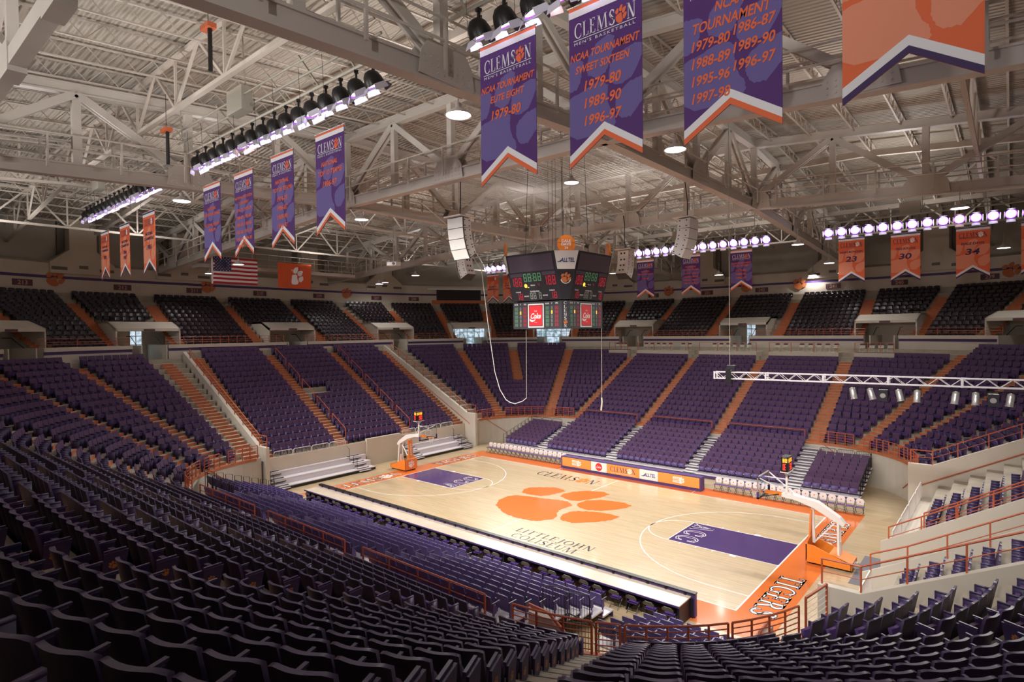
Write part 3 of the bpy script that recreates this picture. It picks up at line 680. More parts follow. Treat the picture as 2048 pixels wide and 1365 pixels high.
def truss(mp, upv, name, label):
    root = empty(name); tag(root, label, 'roof truss', 'main roof trusses', 'structure')
    ch = lambda lo: [(-43.2, lo(-43.2)), (-9.6, lo(-9.6)), (9.6, lo(9.6)), (43.2, lo(43.2))]
    for nm, zf, w_, h_ in (('bottom_chord', lambda s: zb(s)+.32, .5, .62), ('top_chord', lambda s: zt(s)-.2, .42, .5)):
        mb = MB(); C_ = ch(zf)
        for p, q in zip(C_, C_[1:]):
            # an H section on its side: two flanges and a web
            for off in (-h_/2+.04, h_/2-.04): mb.beam(mp(p[0], 0, p[1]+off), mp(q[0], 0, q[1]+off), w_, .08, M_STEEL)
            for e in (-1, 1): mb.beam(mp(p[0], e*w_*.3, p[1]), mp(q[0], e*w_*.3, q[1]), .05, h_-.1, M_STEEL)
        mb.build(nm, root)
    for i, s in enumerate(NODES):
        mb = MB(); mb.beam(mp(s, 0, zb(s)+.6), mp(s, 0, zt(s)-.4), .34, .3, M_STEEL, upv); mb.build('vertical', root)
        if i % 2 == 1:
            for j in (i-1, i+1):
                if 0 <= j < len(NODES):
                    q = NODES[j]; mb = MB()
                    for e in (-.14, .14): mb.beam(mp(s, e, zb(s)+.7), mp(q, e, zt(q)-.4), .1, .34, M_STEEL, (0, 0, 1))
                    mb.build('diagonal', root)
            mb = MB()
            for e in (-.28, .28):
                mb.slab([(s-1.15, zb(s)+.05), (s+1.15, zb(s)+.05), (s+1.05, zb(s)+.75), (s+.75, zb(s)+1.15), (s-.75, zb(s)+1.15), (s-1.05, zb(s)+.75)], lambda u, v, w: mp(u, w, v), e-.02, e+.02, M_STEEL)
                for bx in range(8):
                    for bz in range(3): mb.slab([(s-.95+bx*.26+dx, zb(s)+.2+bz*.2+dz) for dx, dz in ((0, 0), (.05, 0), (.05, .05), (0, .05))], lambda u, v, w: mp(u, w, v), e+(.02 if e > 0 else -.05), e+(.05 if e > 0 else -.02), M_STEEL)
            mb.build('gusset_plate', root)
    for e in (-.62, .62):                    # catwalk rails along the bottom chord
        mb = MB(); C_ = ch(zb)
        for z in (1.1, 1.75):
            mb.tube([mp(s, e, v+z) for s, v in C_], .045, M_STEEL, 5)
        for s in np.arange(-42, 42.1, 2.8): mb.beam(mp(s, e, zb(s)+.25), mp(s, e, zb(s)+1.75), .09, .09, M_STEEL, upv)
        mb.build('catwalk_rail', root)
    return root
truss(lambda s, e, z: (9.6+e, s, z), (1, 0, 0), 'roof_truss', 'large white roof truss running front to back on the right')
truss(lambda s, e, z: (-9.6+e, s, z), (1, 0, 0), 'roof_truss', 'large white roof truss running front to back on the left')
truss(lambda s, e, z: (s, -9.6+e, z), (0, 1, 0), 'roof_truss', 'large white roof truss running across nearest the banners')
truss(lambda s, e, z: (s, 9.6+e, z), (0, 1, 0), 'roof_truss', 'large white roof truss running across on the far side')
# lighter secondary trusses
def truss2(mp, upv, dep, lim, label, seg=None):
    mb = MB(); a, b = seg or (-43.2, 43.2); n = int((b-a)/2.4); ss = [a+(b-a)*k/n for k in range(n+1)]
    tz = lambda s: lim(s)-.25; bz = lambda s: tz(s)-dep
    for k in range(n):
        p, q = ss[k], ss[k+1]
        mb.beam(mp(p, 0, tz(p)), mp(q, 0, tz(q)), .2, .16, M_STEELD); mb.beam(mp(p, 0, bz(p)), mp(q, 0, bz(q)), .2, .16, M_STEELD)
        x0, x1 = (p, q) if k % 2 == 0 else (q, p)
        mb.beam(mp(x0, 0, bz(x0)), mp(x1, 0, tz(x1)), .1, .12, M_STEELD)
        if k % 2 == 0: mb.beam(mp(p, 0, bz(p)), mp(p, 0, tz(p)), .1, .1, M_STEELD, upv)
    tag(mb.build('secondary_truss'), label, 'roof truss', 'secondary roof trusses', 'structure')
for X in (-33, -21.5, 21.5): truss2(lambda s, e, z: (X+e, s, z), (1, 0, 0), 2.6, lambda s: zr(X, s), 'thin secondary roof truss, %s' % {-33: 'near the left wall', -21.5: 'left of the big left truss', 21.5: 'at the right edge'}[X])
for Y in (-21.5, 21.5, 33): truss2(lambda s, e, z: (s, Y+e, z), (0, 1, 0), 2.2, lambda s: zr(s, Y), 'thin secondary roof truss across, %s' % {-21.5: 'above the near lighting row', 21.5: 'above the far lighting row', 33: 'near the far wall'}[Y])
mb = MB(); Yn = -27.9
mb.beam((-43, Yn, 19.6), (40, Yn, 19.6), .4, .5, M_STEEL); mb.beam((-43, Yn, 23.1), (40, Yn, 23.1), .35, .4, M_STEEL)
for i_, X in enumerate(np.arange(-41, 40, 5.2)):
    mb.beam((X, Yn, 19.7), (X, Yn, 23), .3, .28, M_STEEL, (0, 1, 0)); q_ = 1 if i_ % 2 else -1; mb.beam((X, Yn, 19.8), (X+q_*5.1, Yn, 22.9), .26, .26, M_STEEL); mb.box((X, Yn, 19.65), (1.2, .46, .9), M_STEEL)
tag(mb.build('edge_truss'), 'white roof truss at the top left corner, nearest the camera', 'roof truss', None, 'structure')
# bar joists, all copies of three meshes
def joist(L_, slope, dep=.75):
    mb = MB(); n = int(L_/1.2)
    tz = lambda y: slope*y; pts = [L_*k/n for k in range(n+1)]
    for y0, y1 in zip(pts, pts[1:]):
        ym = (y0+y1)/2
        mb.tube([(0, y0, tz(y0)-.08), (0, ym, tz(ym)-dep), (0, y1, tz(y1)-.08)], .025, M_STEELD, 3, cap=False)
    for z_, r in ((-.06, .1), (-dep, .09)): mb.beam((0, 0, z_), (0, L_, slope*L_+z_), r, .06, M_STEELD)
    return mb.mesh('joist')
jc = joist(19.2, 0); jn = joist(33.4, -.085)
k = 0
for X in np.arange(-42, 26, 2.4):
    if abs(X) < 9.7:
        for me, loc, rz in ((jc, (X, -9.6, 24.85), 0), (jn, (X, 9.6, 24.85), 0), (jn, (X, -9.6, 24.85), PI)):
            o = link('roof_joist', me); o.location = loc; o.rotation_euler[2] = rz; tag(o, 'thin white bar joist under the roof deck', 'joist', 'bar joists', 'structure')
    else:                                    # inside the hipped corners the joists stay level up to the hip
        L_ = abs(X)-.2; me = joist(2*L_, 0)
        o = link('roof_joist', me); o.location = (X, -L_, zr(X, 0)-.05); tag(o, 'thin white bar joist under the roof deck', 'joist', 'bar joists', 'structure')
        for sg in (1, -1):
            m2 = joist(44-abs(X), -.085); o = link('roof_joist', m2); o.location = (X, sg*abs(X), zr(X, 0)-.05); o.rotation_euler[2] = 0 if sg > 0 else PI
            tag(o, 'thin white bar joist under the roof deck', 'joist', 'bar joists', 'structure')
# purlin beams across the joists
for Y in (-30, -15, 0, 15, 30):
    mb = MB(); pts = [-43, -max(9.6, abs(Y)), max(9.6, abs(Y)), 43]
    for p, q in zip(pts, pts[1:]): mb.beam((p, Y, zr(p, Y)-.95), (q, Y, zr(q, Y)-.95), .3, .4, M_STEELD)
    tag(mb.build('roof_purlin'), 'white roof purlin under the bar joists', 'beam', 'roof purlins', 'structure')
# white netting stretched under the middle of the roof
mb = MB()
for s in np.arange(-9.3, 9.4, .3):
    mb.beam((s, -9.3, 21.9), (s, 9.3, 21.9), .012, .012, M_STEEL); mb.beam((-9.3, s, 21.91), (9.3, s, 21.91), .012, .012, M_STEEL)
tag(mb.build('safety_net'), 'thin white safety net stretched under the middle of the roof', 'net')
# ---------------------------------------------------------------- lighting pipes and floodlights
for sy in (-1, 1):
    for n_, (xa, xb, n) in enumerate(LROW):
        g = empty('lighting_pipe', ((xa+xb)/2, sy*20, 19.6)); zp = 20.4 if sy < 0 else 19.75; tag(g, 'pale lighting pipe carrying the %s row of floodlights, %s stretch' % ('near' if sy < 0 else 'far', ('left', 'middle', 'right')[n_]), 'lighting pipe'); inv = Matrix.Translation(-Vector(g.location))
        mb = MB(); [mb.tube([(xa-.6, sy*yy, zp+dz), (xb+.6, sy*yy, zp+dz)], rr, M_GREY, 6) for yy, dz, rr in ((20, 0, .06), (20.45, .33, .05), (20.7, .68, .04))]
        for X in np.arange(xa, xb+.1, 2.2): mb.beam((X, sy*20, zp), (X, sy*20.8, zp+.83), .05, .05, M_GREY)
        for X in np.arange(xa, xb+.1, 6.5): mb.tube([(X, sy*20.5, zp+.4), (X, sy*20.6, zr(X, 20.6)-.5)], .03, M_GREY, 4)
        mb.build('pipe', g).matrix_parent_inverse = inv
        mb = MB(); cx = xa+(xb-xa)*.42; mb.box((cx, sy*20.6, zp+.55), (1.3, .45, .95), M_GREY); mb.build('junction_box', g).matrix_parent_inverse = inv
def make_flood(lens, refl, tilt):
    g = empty('floodlight')
    mb = MB(); mb.tube([(-.14, 0, -.12), (-.14, 0, .12), (.14, 0, .12), (.14, 0, -.12)], .018, M_BLACK, 4); mb.box((0, 0, .2), (.07, .07, .2), M_BLACK); mb.box((0, .0, .32), (.12, .14, .08), M_BLACK); mb.build('yoke', g)
    # body pitched so its mouth looks down and across at the court (local +y)
    M = Matrix.Translation((0, 0, -.22)) @ Matrix.Rotation(math.radians(tilt), 4, 'X')
    mb = MB(); mb.lathe([(0, -.3), (.09, -.3), (.17, -.27), (.26, -.16), (.31, .0), (.33, .14), (.33, .2)], M_BLACK, 14, M, False); mb.build('housing', g, True)
    mb = MB(); mb.lathe([(.0, .13), (.27, .13), (.27, .135), (0, .135)], lens, 14, M, False); mb.lathe([(.27, .13), (.325, .15)], M_FRINGE, 14, M, False); mb.build('lens', g)
    mb = MB()
    for sx in (-1, 1): mb.slab([(-.2, .18), (.2, .18), (.24, .38), (-.24, .38)], lambda u, v, w: M @ Vector((sx*(.33+(v-.18)*.2)+w*sx, u, v)), 0, .012, refl)
    mb.slab([(-.22, .18), (.22, .18), (.25, .36), (-.25, .36)], lambda u, v, w: M @ Vector((u, -.33-w-(v-.18)*.5, v)), 0, .012, M_BLACK)
    mb.slab([(-.22, .18), (.22, .18), (.25, .36), (-.25, .36)], lambda u, v, w: M @ Vector((u, .33+w+(v-.18)*.9, v)), 0, .012, refl)
    mb.build('barn_door', g)
    return g
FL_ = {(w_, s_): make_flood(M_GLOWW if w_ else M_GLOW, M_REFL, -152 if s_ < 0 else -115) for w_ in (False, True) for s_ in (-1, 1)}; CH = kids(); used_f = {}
ORD = lambda n: {1: 'first', 2: 'second', 3: 'third', 4: 'fourth', 5: 'fifth', 6: 'sixth', 7: 'seventh', 8: 'eighth', 9: 'ninth', 10: 'tenth', 11: 'eleventh', 12: 'twelfth', 13: 'thirteenth', 14: 'fourteenth', 15: 'fifteenth', 16: 'sixteenth', 17: 'seventeenth', 18: 'eighteenth', 19: 'nineteenth', 20: 'twentieth'}.get(n, str(n)+'th')
SEGN = ('left', 'middle', 'right')
for sy in (-1, 1):
    for n_, (xa, xb, n) in enumerate(LROW):
        for i in range(n):
            X = xa+(xb-xa)*(i+.5)/n; warm = (i*7+n_*3+sy) % 11 == 4
            src = FL_[(warm, sy)]
            if (warm, sy) not in used_f: o = src; used_f[(warm, sy)] = 1
            else: o = copy_tree(src, CH)
            o.location = (X, sy*20, 19.95 if sy < 0 else 19.3)
            yaw = (random.choice((-.25, -.3, -.6, -.75)) if sy < 0 else PI+.1)
            o.rotation_euler = (0, 0, yaw)
            tag(o, 'black floodlight with barn doors, %s from left on the %s %s pipe' % (ORD(i+1), 'near' if sy < 0 else 'far', SEGN[n_]), 'floodlight', 'floodlights on the lighting pipes')
# ---------------------------------------------------------------- pendant house lights
def make_pendant():
    g = empty('pendant_lamp')
    mb = MB(); mb.lathe([(.06, .42), (.1, .38), (.11, .25), (.2, .2), (.46, .0), (.47, -.03), (.44, -.02), (.19, .17), (.0, .19)], M_STEEL, 20); mb.build('shade', g, True)
    mb = MB(); mb.tube([(0, 0, .42), (0, 0, 1.2)], .02, M_GREY, 5); mb.build('stem', g)
    mb = MB(); mb.lathe([(0, -.01), (.4, -.01), (.4, .0), (0, .0)], M_GLOW, 18, None, False); mb.build('diffuser', g); return g
pd = make_pendant(); CH = kids()
PEND = [(8.7, -17.6, 18.9, 'beside the big right truss by the near floodlights'), (-10.6, -19.2, 18.7, 'at the right end of the near left floodlight row'), (10.6, 26.5, 17.3, 'under the far end of the right truss'), (10.4, 17.2, 18.0, 'on the right truss beyond the crossing'), (20.8, 8.7, 18.0, 'below the far truss at the upper right'), (-9.2, 22.8, 17.6, 'above the far left banners'), (-26, -9.2, 17.4, 'on the near truss left of the flags'), (-33, -8.6, 17.2, 'low on the near truss by the left wall'),
        (-25, 9.0, 17.6, 'on the far truss left of the speakers'), (-31.5, 9.2, 17.1, 'low on the far truss by the left wall'), (.5, 27, 17.0, 'hanging beyond the middle far banner'), (10.4, 33, 16.9, 'at the far end of the right truss'), (5.6, 42.0, 17.6, 'in front of the far upper wall'), (-16.5, 30, 17.6, 'over the far left corner'), (22.5, 28, 17.6, 'over the far right corner'),
        (-38, 15, 18, 'by the left wall beyond the far truss'), (3.4, -3.2, 20.2, 'above the scoreboard'), (-9, -9, 18.9, 'at the near left truss crossing'), (12.5, -9, 18.9, 'below the near truss at right')]
for i, (x, y, z, w_) in enumerate(PEND):
    o = pd if i == 0 else copy_tree(pd, CH); o.location = (x, y, z); tag(o, 'white dome pendant lamp '+w_, 'lamp', 'pendant house lamps')
    lamp('SPOT', (x, y, z-.06), (x, y, 0), PEND_W, color=(1, .95, .9), size=math.radians(150), blend=.6, radius=.05, name='pendant_light')
# ---------------------------------------------------------------- seats
def curved_panel(mb, hw, z0, z1, y0, y1, bow, th, m_front, m_back, nx=6, nz=3, round_=.0, edge=None):
    """a seat back: hw half width, from (y0, z0) to (y1, z1), bowed rearwards in the middle"""
    def P(i, j, o):
        a = -1+2*i/nx; b = j/nz; x = a*hw; z = z0+(z1-z0)*b-(round_*max(0, abs(a)-.6)**2*(1 if j == nz else 0))
        return (x, y0+(y1-y0)*b-bow*(1-a*a)+o, z)
    F = [P(i, j, th/2) for j in range(nz+1) for i in range(nx+1)]; B = [P(i, j, -th/2) for j in range(nz+1) for i in range(nx+1)]
    n = nx+1; q = [(j*n+i, j*n+i+1, (j+1)*n+i+1, (j+1)*n+i) for j in range(nz) for i in range(nx)]
    mb.add(F, [t[::-1] for t in q], m_front); mb.add(B, q, m_back)
    k = len(F); ed = [(i, 0) for i in range(nx)]
    S = F+B; fs = []
    for i in range(nx): fs += [(i, i+1, k+i+1, k+i), (nz*n+i, k+nz*n+i, k+nz*n+i+1, nz*n+i+1)]
    for j in range(nz): fs += [(j*n, k+j*n, k+(j+1)*n, (j+1)*n), (j*n+nx, (j+1)*n+nx, k+(j+1)*n+nx, k+j*n+nx)]
    mb.add(S, fs, edge or m_back)
def seat_back(lo=False):
    mb = MB(); curved_panel(mb, .274, .14, .93, -.12, -.27, .03 if lo else .075, .055, M_BACK, M_BACKR, 1 if lo else 8, 1 if lo else 4, .0 if lo else .2, M_ARM); return mb
def seat_cushion(lo=False):
    mb = MB()
    if lo: curved_panel(mb, .215, .3, .56, .0, .07, .02, .09, M_CUSH, M_CUSH, 2, 1)
    else: curved_panel(mb, .215, .3, .57, -.02, .04, -.03, .09, M_CUSH, M_BACK, 6, 3, .5)
    return mb
def armrest(x, lo=False):
    mb = MB()
    if lo: mb.box((x, .03, .63), (.044, .34, .04), M_ARM)
    else: mb.slab([(-.15, .6), (.19, .63), (.2, .655), (-.15, .645)], lambda u, v, w: (x+w, u, v), -.022, .022, M_ARM)
    return mb
def standard(x, lo=False):
    mb = MB()
    if lo: mb.boxmm((x-.02, -.12, 0), (x+.02, .2, .62), M_STD)
    else: mb.slab([(-.07, 0), (.06, 0), (.12, .3), (.17, .615), (-.14, .6), (-.11, .3)], lambda u, v, w: (x+w, u, v), -.02, .02, M_STD)
    return mb
def end_panel(sx):
    mb = MB(); x = sx*.315
    mb.slab([(-.16, .02), (.1, .02), (.16, .3), (.22, .62), (-.17, .61), (-.2, .3)], lambda u, v, w: (x+w*sx, u, v), -.01, .03, M_STD)
    Q = lambda u, v, w: (x+sx*(.032+w), u*-sx, v)
    for p in PAWS: mb.poly([Q(a*.017-.03*-sx, .4+b*.017, .002) for a, b in p], M_EMB)
    return mb
SEATS = []          # (x, y, z, rz, block, row, number, end flag, px size)
PJ = lambda p: (lambda d: (1024+FPX*d.dot(r2)/d.dot(fw), 682.5-FPX*d.dot(u2)/d.dot(fw), d.dot(fw)))(Vector(p)-CAM)
def inview(p, mg=25):
    u, v, w = PJ(p); return w > .3 and -mg < u < 2048+mg and -mg < v < 1365+mg
def row_seats(kind, s0, s1, d, z, width, out, blk, row, flip=False):
    """a row from s0 to s1 (metres on a side, degrees in a corner) at offset d"""
    if kind in ('F', 'N', 'L', 'R'): L_ = abs(s1-s0); n = int(L_/width+.02)
    else: L_ = math.radians(abs(s1-s0))*(RC+d); n = int(L_/width+.02)
    for k in range(n):
        s = s0+(s1-s0)*(k+.5)/n; f = frame_at(kind, s); x, y = at(f, d, 0)[:2]
        rz = math.atan2(-f[3], -f[2])-PI/2
        num = n-k if flip else k+1
        out.append((x, y, z, rz, blk, row, num, (-1 if k == 0 else 0) | (2 if k == n-1 else 0), kind))
def deg(w_, d): return math.degrees(w_/(RC+d))
LOW = []
def corner(c, a0, a1, i0, i1, blk, h0=.62, h1=.62, flip=False):
    for i in range(i0, i1):
        d = TR*i+.52; row_seats(c, a0+deg(h0, d), a1-deg(h1, d), d, Z0+RI*i, .56, LOW, blk, i+1, flip)
def straight(k, s0, s1, i0, i1, blk, d0=0, tr=TR, z0=Z0, ri=RI, flip=False):
    for i in range(i0, i1): row_seats(k, s0, s1, d0+tr*i+.5, z0+ri*i, .56, LOW, blk, i+1, flip)
for a, b, n in ((-10.6, -4.25, 'left'), (-3.05, 3.05, 'middle'), (4.25, 10.6, 'right')): straight('F', a, b, 0, 14, 'far side '+n+' block')
for a, b, n in ((-10.6, -4.25, 'near side block left of second rail gap'), (-3.05, 3.05, 'near side block between middle rail gaps'), (4.25, 10.6, 'near side block right of third rail gap')): straight('N', a, b, 0, NR, n)
for a, b, n in ((-9.5, -4.1, 'left'), (-2.9, 2.9, 'middle'), (4.1, 9.5, 'right')): straight('L', a, b, 0, EN, 'far hoop '+n+' block', ED, ETR, EZ, ERI)
straight('R', 0.05, 4.75, 0, 8, 'right end block beyond tunnel', ED, ETR, EZ, ERI); straight('R', -10.5, -6.4, 0, 8, 'right end block in front of tunnel', ED, ETR, EZ, ERI)
corner(C_FL, 6, 26, 0, NR, 'far left corner first block'); corner(C_FL, 26, 65, 0, 7, 'far left corner lower middle block'); corner(C_FL, 26, 45, 7, NR, 'far left corner second block'); corner(C_FL, 45, 65, 7, NR, 'far left corner third block'); corner(C_FL, 65, 90, 0, NR-2, 'far left corner fourth block')
corner(C_FR, 65, 90, 0, NR-2, 'far right corner first block'); corner(C_FR, 46, 65, 0, NR, 'far right corner second block'); corner(C_FR, 26, 46, 0, NR, 'far right corner third block'); corner(C_FR, 4, 26, 0, NR, 'far right corner last block')
corner(C_NL, 6.5, 23, 0, NR, 'near left corner block by the parapet'); corner(C_NL, 23, 40, 0, NR, 'near left corner second block'); corner(C_NL, 40, 64, 0, NR, 'near left corner third block'); corner(C_NL, 64, 90, 0, NR, 'near left corner fourth block')
corner(C_NR, 64, 90, 0, NR, 'block left of bottom grey aisle', .6, .6); corner(C_NR, 27, 64, 0, NR, 'block right of bottom grey aisle', .6, .6, True); corner(C_NR, 3, 27, 0, NR, 'block under the long parapet', .6, .6)
LOW = [s for s in LOW if not (s[4] == 'far hoop middle block' and s[5] in (9, 10) and s[1] < -.5)]
mb = MB(); mb.boxmm((-27.1, -2.85, 5.6), (-26.5, -.6, 5.95), M_BOARD); tag(mb.build('camera_platform'), 'small orange wooden camera platform among the far hoop seats', 'platform')
PHI_CAM = math.atan2(CAM.y+A0, CAM.x-A0)
vis = []; rest = []
for s in LOW:
    p = (s[0], s[1], s[2]+.6); dd = (Vector(p)-CAM).length
    if not inview(p, 60):
        if s[1] < -8 and s[0] > 13 and dd < 8: pass
        rest.append(s); continue
    # hidden seats behind the terraces on the right need not be individuals
    vis.append((dd, s))
vis.sort(key=lambda t: t[0]); near = [s for _, s in vis[:300]]; rest += [s for _, s in vis[300:]]
rest = [s for s in rest if inview((s[0], s[1], s[2]+.5), 150)]
BK = seat_back().mesh('seat_back', True); CU = seat_cushion().mesh('seat_cushion', True); AR = armrest(.28).mesh('armrest'); ST = standard(.28).mesh('standard')
EPm = {1: end_panel(1).mesh('end_panel'), -1: end_panel(-1).mesh('end_panel')}; AL = armrest(-.28).mesh('armrest')
for s in near:
    x, y, z, rz, blk, row, num, e, kd = s
    g = empty('auditorium_chair', (x, y, z), rz, 'dark purple tip-up seat, row %d, seat %d, %s' % (row, num, blk), 'seat', 'lower bowl seats')
    link('seat_back', BK, g); link('seat_cushion', CU, g); link('armrest', AR, g)
    if e == 0: link('side_standard', ST, g)
    # the ring runs clockwise on some sides: find which local side the aisle lies on
    if e:
        first = e in (-1,); last = e == 2
        def side(sgn_s):
            eps = .5
            if kd in ('F', 'N', 'L', 'R'):
                dx, dy = ((sgn_s, 0) if kd in 'FN' else (0, sgn_s))
            else:
                cx, cy = kd; vx, vy = x-cx, y-cy
                a = math.atan2(abs(vy), abs(vx))+sgn_s*.02; q = math.hypot(vx, vy)
                dx, dy = cx+q*cos(a)*(1 if cx > 0 else -1)-x, cy+q*sin(a)*(1 if cy > 0 else -1)-y
            return 1 if dx*cos(rz)+dy*sin(rz) > 0 else -1
        sd = side(-1) if first else side(1)
        link('end_panel', EPm[sd], g)
        if sd < 0: link('armrest', AL, g); link('side_standard', ST, g)
def tile(mbs, inst, name):
    """one mesh with the template repeated at every (x, y, z, rz)"""
    V = np.array([p for mb in mbs for p in mb.v], float); off = 0; F = []; Mi = []; mats = []
    for mb in mbs:
        for f, m in zip(mb.f, mb.m):
            F.append(tuple(off+k for k in f)); mm = mb.mats[m]
            if mm not in mats: mats.append(mm)
            Mi.append(mats.index(mm))
        off += len(mb.v)
    F4 = np.array([f if len(f) == 4 else (f+(f[-1],))[:4] for f in F]); nv = len(V); N = len(inst)
    I = np.array([[i[0], i[1], i[2], i[3]] for i in inst], float)
    c, s_ = np.cos(I[:, 3]), np.sin(I[:, 3])
    X = V[None, :, 0]*c[:, None]-V[None, :, 1]*s_[:, None]+I[:, 0:1]; Y = V[None, :, 0]*s_[:, None]+V[None, :, 1]*c[:, None]+I[:, 1:2]; Z = V[None, :, 2]+I[:, 2:3]
    co = np.stack([X, Y, Z], -1).reshape(-1); fi = (F4[None]+(np.arange(N)*nv)[:, None, None]).reshape(-1)
    me = bpy.data.meshes.new(name); me.vertices.add(N*nv); me.vertices.foreach_set('co', co)
    nf = len(F4)*N; me.loops.add(nf*4); me.loops.foreach_set('vertex_index', fi.astype(np.int32)); me.polygons.add(nf)
    me.polygons.foreach_set('loop_start', (np.arange(nf)*4).astype(np.int32))
    for m in mats: me.materials.append(m)
    me.polygons.foreach_set('material_index', np.tile(np.array(Mi, np.int32), N)); me.update(calc_edges=True); me.validate()
    return me
LO = [seat_back(True), seat_cushion(True), armrest(.28, True), standard(.28, True)]
o = link('auditorium_chairs', tile(LO, rest, 'lower_bowl_seats')); tag(o, 'all the remaining rows of purple tip-up seats round the lower bowl', 'seats', 'lower bowl seats', 'stuff')
# upper deck seats: dark moulded plastic
UP = []
def ucorner(c, a0, a1, blk):
    for i in range(UN):
        d = UD+UTR*i+.42; row_seats(c, a0+deg(.65, d), a1-deg(.65, d), d, UZ+URI*i, .56, UP, blk, i+1)
def ustraight(k, a, b, blk):
    for i in range(UN): row_seats(k, a, b, UD+UTR*i+.42, UZ+URI*i, .56, UP, blk, i+1)
ucorner(C_NL, 38.5, 52, 'upper block at the left edge'); ucorner(C_NL, 25.5, 38.5, 'upper block under sign 214'); ucorner(C_NL, 12.3, 25.5, 'upper block under sign 213'); ucorner(C_NL, 0, 12.3, 'upper block under sign 212')
ustraight('L', -10.3, -4.25, 'upper block under sign 211'); ustraight('L', -3.05, 3.05, 'upper block under sign 210'); ustraight('L', 4.25, 10.0, 'upper block under sign 209')
for a, b in ((0, 12.3), (12.3, 25.6), (25.6, 38.7), (38.7, 51.8), (51.8, 65), (65, 78), (78, 91)): ucorner(C_FL, a, b, 'upper far left corner block %d' % (a//12+1))
ustraight('F', -10.2, -3.9, 'upper block under sign 201'); ustraight('F', -2.7, 3.5, 'upper block under sign 242'); ustraight('F', 4.7, 10.9, 'upper block under sign 241')
for a, b, n in ((77, 89.5, 'upper block under sign 240'), (64, 77, 'upper block under sign 239'), (51, 64, 'upper far right corner block'), (38, 51, 'upper block at the right edge')): ucorner(C_FR, a, b, n)
def clear(s):        # no seats where a portal hood stands
    for p in PORTALS:
        f = pframe(p); x, y = at(f, 14.6, 0)[:2]; a = (s[0]-x)*-f[3]+(s[1]-y)*f[2]; b = (s[0]-x)*f[2]+(s[1]-y)*f[3]
        if abs(a) < 2.95 and -1 < b < 4.4-max(0, 0): return False
    return True
UP = [s for s in UP if clear(s) and inview((s[0], s[1], s[2]+.5), 40)]
UP.sort(key=lambda s: (Vector(s[:3])-CAM).length)
def upper_seat(lo):
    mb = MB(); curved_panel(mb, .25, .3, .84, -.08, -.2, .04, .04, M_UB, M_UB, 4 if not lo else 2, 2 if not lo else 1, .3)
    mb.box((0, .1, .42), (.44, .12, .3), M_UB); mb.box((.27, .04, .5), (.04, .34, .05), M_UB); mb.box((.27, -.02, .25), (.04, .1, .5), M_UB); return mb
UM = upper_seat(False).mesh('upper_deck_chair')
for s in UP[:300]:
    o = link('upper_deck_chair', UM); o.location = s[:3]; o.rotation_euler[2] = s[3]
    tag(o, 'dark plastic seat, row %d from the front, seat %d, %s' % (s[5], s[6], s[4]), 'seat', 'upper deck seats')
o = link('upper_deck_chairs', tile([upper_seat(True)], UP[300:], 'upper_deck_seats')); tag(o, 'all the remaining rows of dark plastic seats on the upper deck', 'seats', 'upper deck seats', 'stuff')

# ---------------------------------------------------------------- retractable bleachers on both sides
# name: side, x range, front line, row depth, rise, rows; the end banks are packed closer under the curved walls
BANKS = {'far': (1, -11.75, 11.75, 12.3, .76, .27, 8), 'farleft': (1, -15.9, -11.8, 12.3, .58, .165, 8), 'farright': (1, 11.8, 15.4, 12.3, .58, .165, 8),
         'near': (-1, -11.75, 10.75, 11.25, .8, .27, 9), 'nearleft': (-1, -16.6, -11.8, 11.25, .58, .2, 8), 'nearright': (-1, 12.7, 16.1, 11.25, .76, .24, 6)}
GAPS = (-11.2, -3.65, 3.65, 11.2)
M_STEP = mat('step_metal', (226, 224, 226), .4)
def bleacher(key, label, ends=()):
    sy, x0, x1, BY0, BT, BR, BN = BANKS[key]; bz = lambda j: .3+BR*j
    g = empty('bleacher', ((x0+x1)/2, sy*(BY0+3), 0), 0, label, 'bleacher'); inv = Matrix.Translation(-Vector(g.location))
    B_ = lambda mb, nm: setattr(mb.build(nm, g), 'matrix_parent_inverse', inv)
    bx = lambda mb, xa, xb, ya, yb, za, zb, m: mb.boxmm((xa, min(sy*ya, sy*yb), za), (xb, max(sy*ya, sy*yb), zb), m)
    for j in range(BN):
        y0 = BY0+BT*j; mb = MB(); bx(mb, x0, x1, y0, y0+BT-.02, bz(j)-.06, bz(j), M_ALU); bx(mb, x0, x1, y0+.02, y0+.05, max(0, bz(j)-BR), bz(j)-.05, M_PUR if j == 0 else M_BLB); B_(mb, 'deck')
    for gx in GAPS:
        if x0 < gx < x1:
            for j in range(BN):
                y0 = BY0+BT*j
                for q in (0, 1):
                    mb = MB(); bx(mb, gx-.5, gx+.5, y0-.34*q, y0-.34*q+.32, bz(j)-.135*q-.05, bz(j)-.135*q+.015, M_STEP); B_(mb, 'aisle_step')
    for e in ends:
        X = (x0+.06, x1-.06)[e]
        for j in range(BN):
            mb = MB(); y0 = sy*(BY0+BT*j+.06); y1 = sy*(BY0+BT*(j+1)-.08)
            mb.tube([(X, y0, bz(j)), (X, y0, bz(j)+.95), (X, y1, bz(j)+1.05), (X, y1, bz(j))], .022, M_BLACK, 5); B_(mb, 'end_rail')
    return g
bleacher('far', 'long middle bank of purple seats on metal steps behind the far sideline')
bleacher('farleft', 'short bank of purple seats at the left end of the far sideline', (0,)); bleacher('farright', 'short bank of purple seats at the right end of the far sideline', (1,))
bleacher('near', 'long bank of purple seats on metal steps behind the press table'); bleacher('nearleft', 'short bank of purple seats behind the far left end of the press table', (0,))
bleacher('nearright', 'short bank of purple seats near the bottom right of the table')
BS = []
